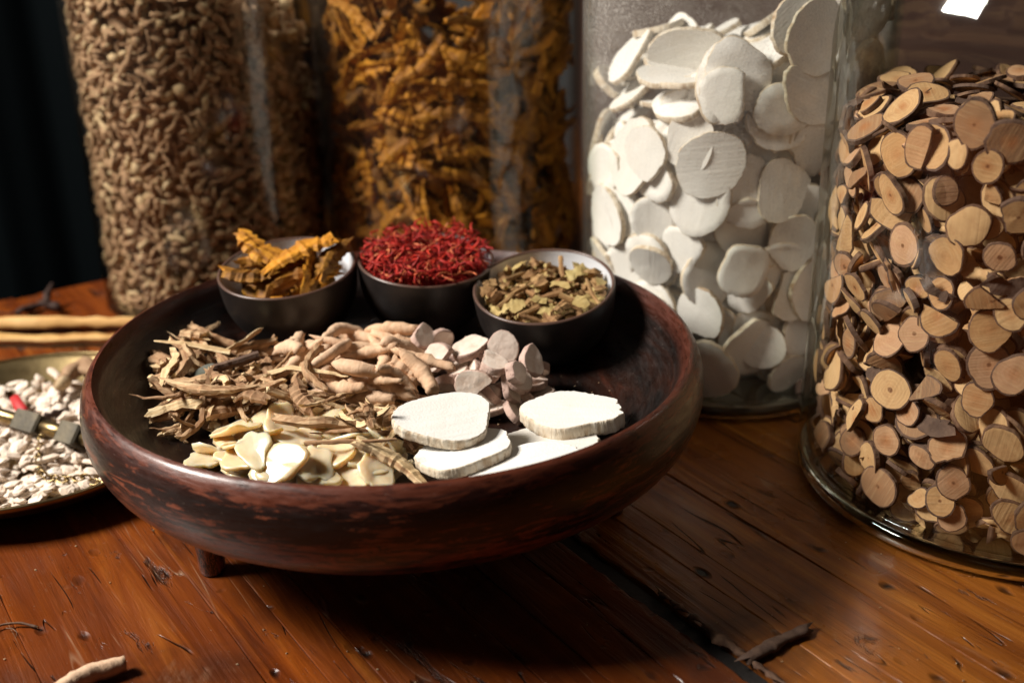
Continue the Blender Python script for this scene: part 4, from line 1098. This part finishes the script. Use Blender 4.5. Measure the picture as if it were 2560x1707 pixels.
# ================================================================== LOOSE THINGS ON THE TABLE
def loose(name, parts, mats, loc, rz, label, cat, ry=0.0, group=None):
    V, F, I = parts; V = np.array(V); V[:, 2] -= V[:, 2].min()
    o = link(name, mk(name, V, F, mats, I)); o.location = loc; o.rotation_euler = (0, ry, rz)
    return tag(o, label, cat, group)
rg = np.random.default_rng(91)
loose('peeled_stick', tube(rg, 0.26, 0.0070, 26, 10, 0.01, (0.8, 1.0, 0.7), 0.22, 0.16, None, 0.6, 0.012), [STICKPALE, STICKPALE], (-0.395, 0.853, 0.0005), math.radians(-1), 'long pale peeled stick behind the brass plate, the farther one', 'stick', 0, 'pale sticks on the table')
loose('peeled_stick', tube(rg, 0.24, 0.0058, 26, 10, -0.015, (0.9, 1.0, 0.6), 0.22, 0.16, None, 0.6, 0.012), [STICKPALE, STICKPALE], (-0.390, 0.828, 0.0005), math.radians(-4), 'long pale peeled stick behind the brass plate, the nearer one', 'stick', 0, 'pale sticks on the table')
a = tube(rg, 0.032, 0.004, 10, 8, 0.5, (0.5, 1.2, 0.8), 0.25, 0.25, None, 0.9, 0.12)
b = tube(rg, 0.028, 0.0011, 10, 5, 0.3, (1, 0.8, 0.4), 0.1, 0.1, None, 1, 0.05, (-0.012, 0, 0), (-1, -0.1, 0.0))
c_ = tube(rg, 0.02, 0.003, 8, 7, 0.3, (1, 1.1, 0.4), 0.2, 0.2, None, 1, 0.1, (0.006, 0, 0.002), (0.2, 0.8, 0.6))
loose('dried_scrap', join(a, b, c_), [DARKSCRAP, DARKSCRAP], (-0.385, 0.893, 0.0003), 0.2, 'dark curled dried scrap near the far table edge', 'scrap')
loose('tan_root_stick', tube(rg, 0.038, 0.0044, 20, 14, 0.10, (0.75, 1.05, 0.85), 0.10, 0.05, None, 1.0, 0.02), [TAN_SKIN, TAN_SKIN], (-0.1965, 0.4265, 0.0002), math.radians(42), 'short tan root stick lying on the table at the bottom left', 'root')
loose('thin_stem', join(tube(rg, 0.030, 0.0006, 12, 6, 0.2, (0.6, 1, 1.3), 0.1, 0.1, None, 1, 0.05), tube(rg, 0.012, 0.0003, 6, 5, 0.2, (1, 0.8, 0.4), 0, 0, None, 1, 0.05, (0, 0, 0), (0.6, -1, 0.1)), tube(rg, 0.010, 0.0003, 6, 5, 0.2, (1, 0.8, 0.4), 0, 0, None, 1, 0.05, (-0.005, 0, 0), (-0.7, 1, 0.1))), [BARK, STICKPALE], (-0.249, 0.470, 0.0006), 0.25, 'tiny reddish dry stem on the table at the left edge', 'stem')
# splinters beside the split joint
ca, sa = math.cos(PA), math.sin(PA)
def on_table(t, s): return (t*ca-s*sa, t*sa+s*ca)
x, y = on_table(CRACK_T+0.0105, 0.320)
loose('wood_splinter', tube(rg, 0.095, 0.0022, 40, 7, 0.01, (0.5, 1, 0.6), 0.5, 0.4, None, 0.4, 0.008, fray=2), [BARK, BROWN_BARK], (x, y, -0.0012), PA+PI/2, 'long splintered strip along the split table joint', 'splinter')
loose('wood_splinter', tube(rg, 0.040, 0.0036, 16, 8, 0.02, (0.9, 1, 0.8), 0.25, 0.12, None, 0.6, 0.01, fray=1.2), [BARK, BARK], (0.121, 0.447, 0.0), math.radians(33), 'short dark wood splinter lying across the split joint', 'splinter')

# ================================================================== labels: say which one, from where and how each repeat lies
bpy.context.view_layer.update()
PLACES = {
    'translucent slices in the bowl': ('heap', 'front heap'), 'brown root pieces heaped in the bowl': ('heap', 'brown heap'),
    'pale tan roots heaped in the bowl': ('heap', 'tan heap'), 'mauve root slices in the bowl': ('heap', 'mauve heap'),
    'yellow roots in the left cup': ('heap', 'left cup'), 'dried red petals in the middle cup': ('heap', 'middle cup'),
    'chopped roots in the right cup': ('heap', 'right cup'), 'stone chips on the brass plate': ('heap', 'brass plate'),
    'twig slices in the right jar': ('jar', 'right jar'), 'white slices in the dusty jar': ('jar', 'dusty jar'),
    'yellow roots in the smoky jar': ('jar', 'smoky jar'), 'granules in the left jar': ('jar', 'left jar')}
groups = {}
for o in col.objects:
    g = o.get('group')
    if g in PLACES: groups.setdefault(g, []).append(o)
FLATK = ('translucent_slice', 'mauve_root_slice', 'twig_slice', 'white_root_slice')
for g, obs in groups.items():
    mode, nm = PLACES[g]
    P = np.array([o.matrix_world.translation[:] for o in obs])
    sx = P[:, 0]/(P[:, 1]*0.92+0.1)                      # left-right as seen
    rank = lambda a: np.argsort(np.argsort(a))/max(1, len(a)-1)*0.999
    cx_ = (rank(sx)*5).astype(int); cz = (rank(P[:, 2])*6).astype(int); cy_ = (rank(P[:, 1])*4).astype(int)
    for k, o in enumerate(obs):
        m3 = o.matrix_world.to_3x3()
        if o.name.split('.')[0] in FLATK:
            n_ = (m3 @ Vector((0, 0, 1))).normalized(); n_ = -n_ if n_.y > 0 else n_
            up = abs(n_.z)
            pose = 'lying flat' if up > 0.9 else ('facing the viewer' if -n_.y > 0.8 else ('turned left' if n_.x < -0.35 else ('turned right' if n_.x > 0.35 else 'leaning back')))
        else:
            d = (m3 @ Vector((1, 0, 0))).normalized()
            pose = 'standing up' if abs(d.z) > 0.6 else ('lying crosswise' if abs(d.x) > 0.86 else ('pointing forward' if abs(d.y) > 0.86 else ('slanting right' if d.x*d.y > 0 else 'slanting left')))
        lat = ['far left', 'left', 'centre', 'right', 'far right'][cx_[k]]
        if mode == 'jar':
            ver = ['bottom', 'low', 'mid-low', 'mid-high', 'high', 'top'][cz[k]]
            o['label'] = o['label']+', '+pose+', '+ver+' '+lat+' of the '+nm
        else:
            ver = ['front', 'near', 'mid', 'back'][cy_[k]]
            o['label'] = o['label']+', '+pose+', '+ver+' '+lat+' of the '+nm
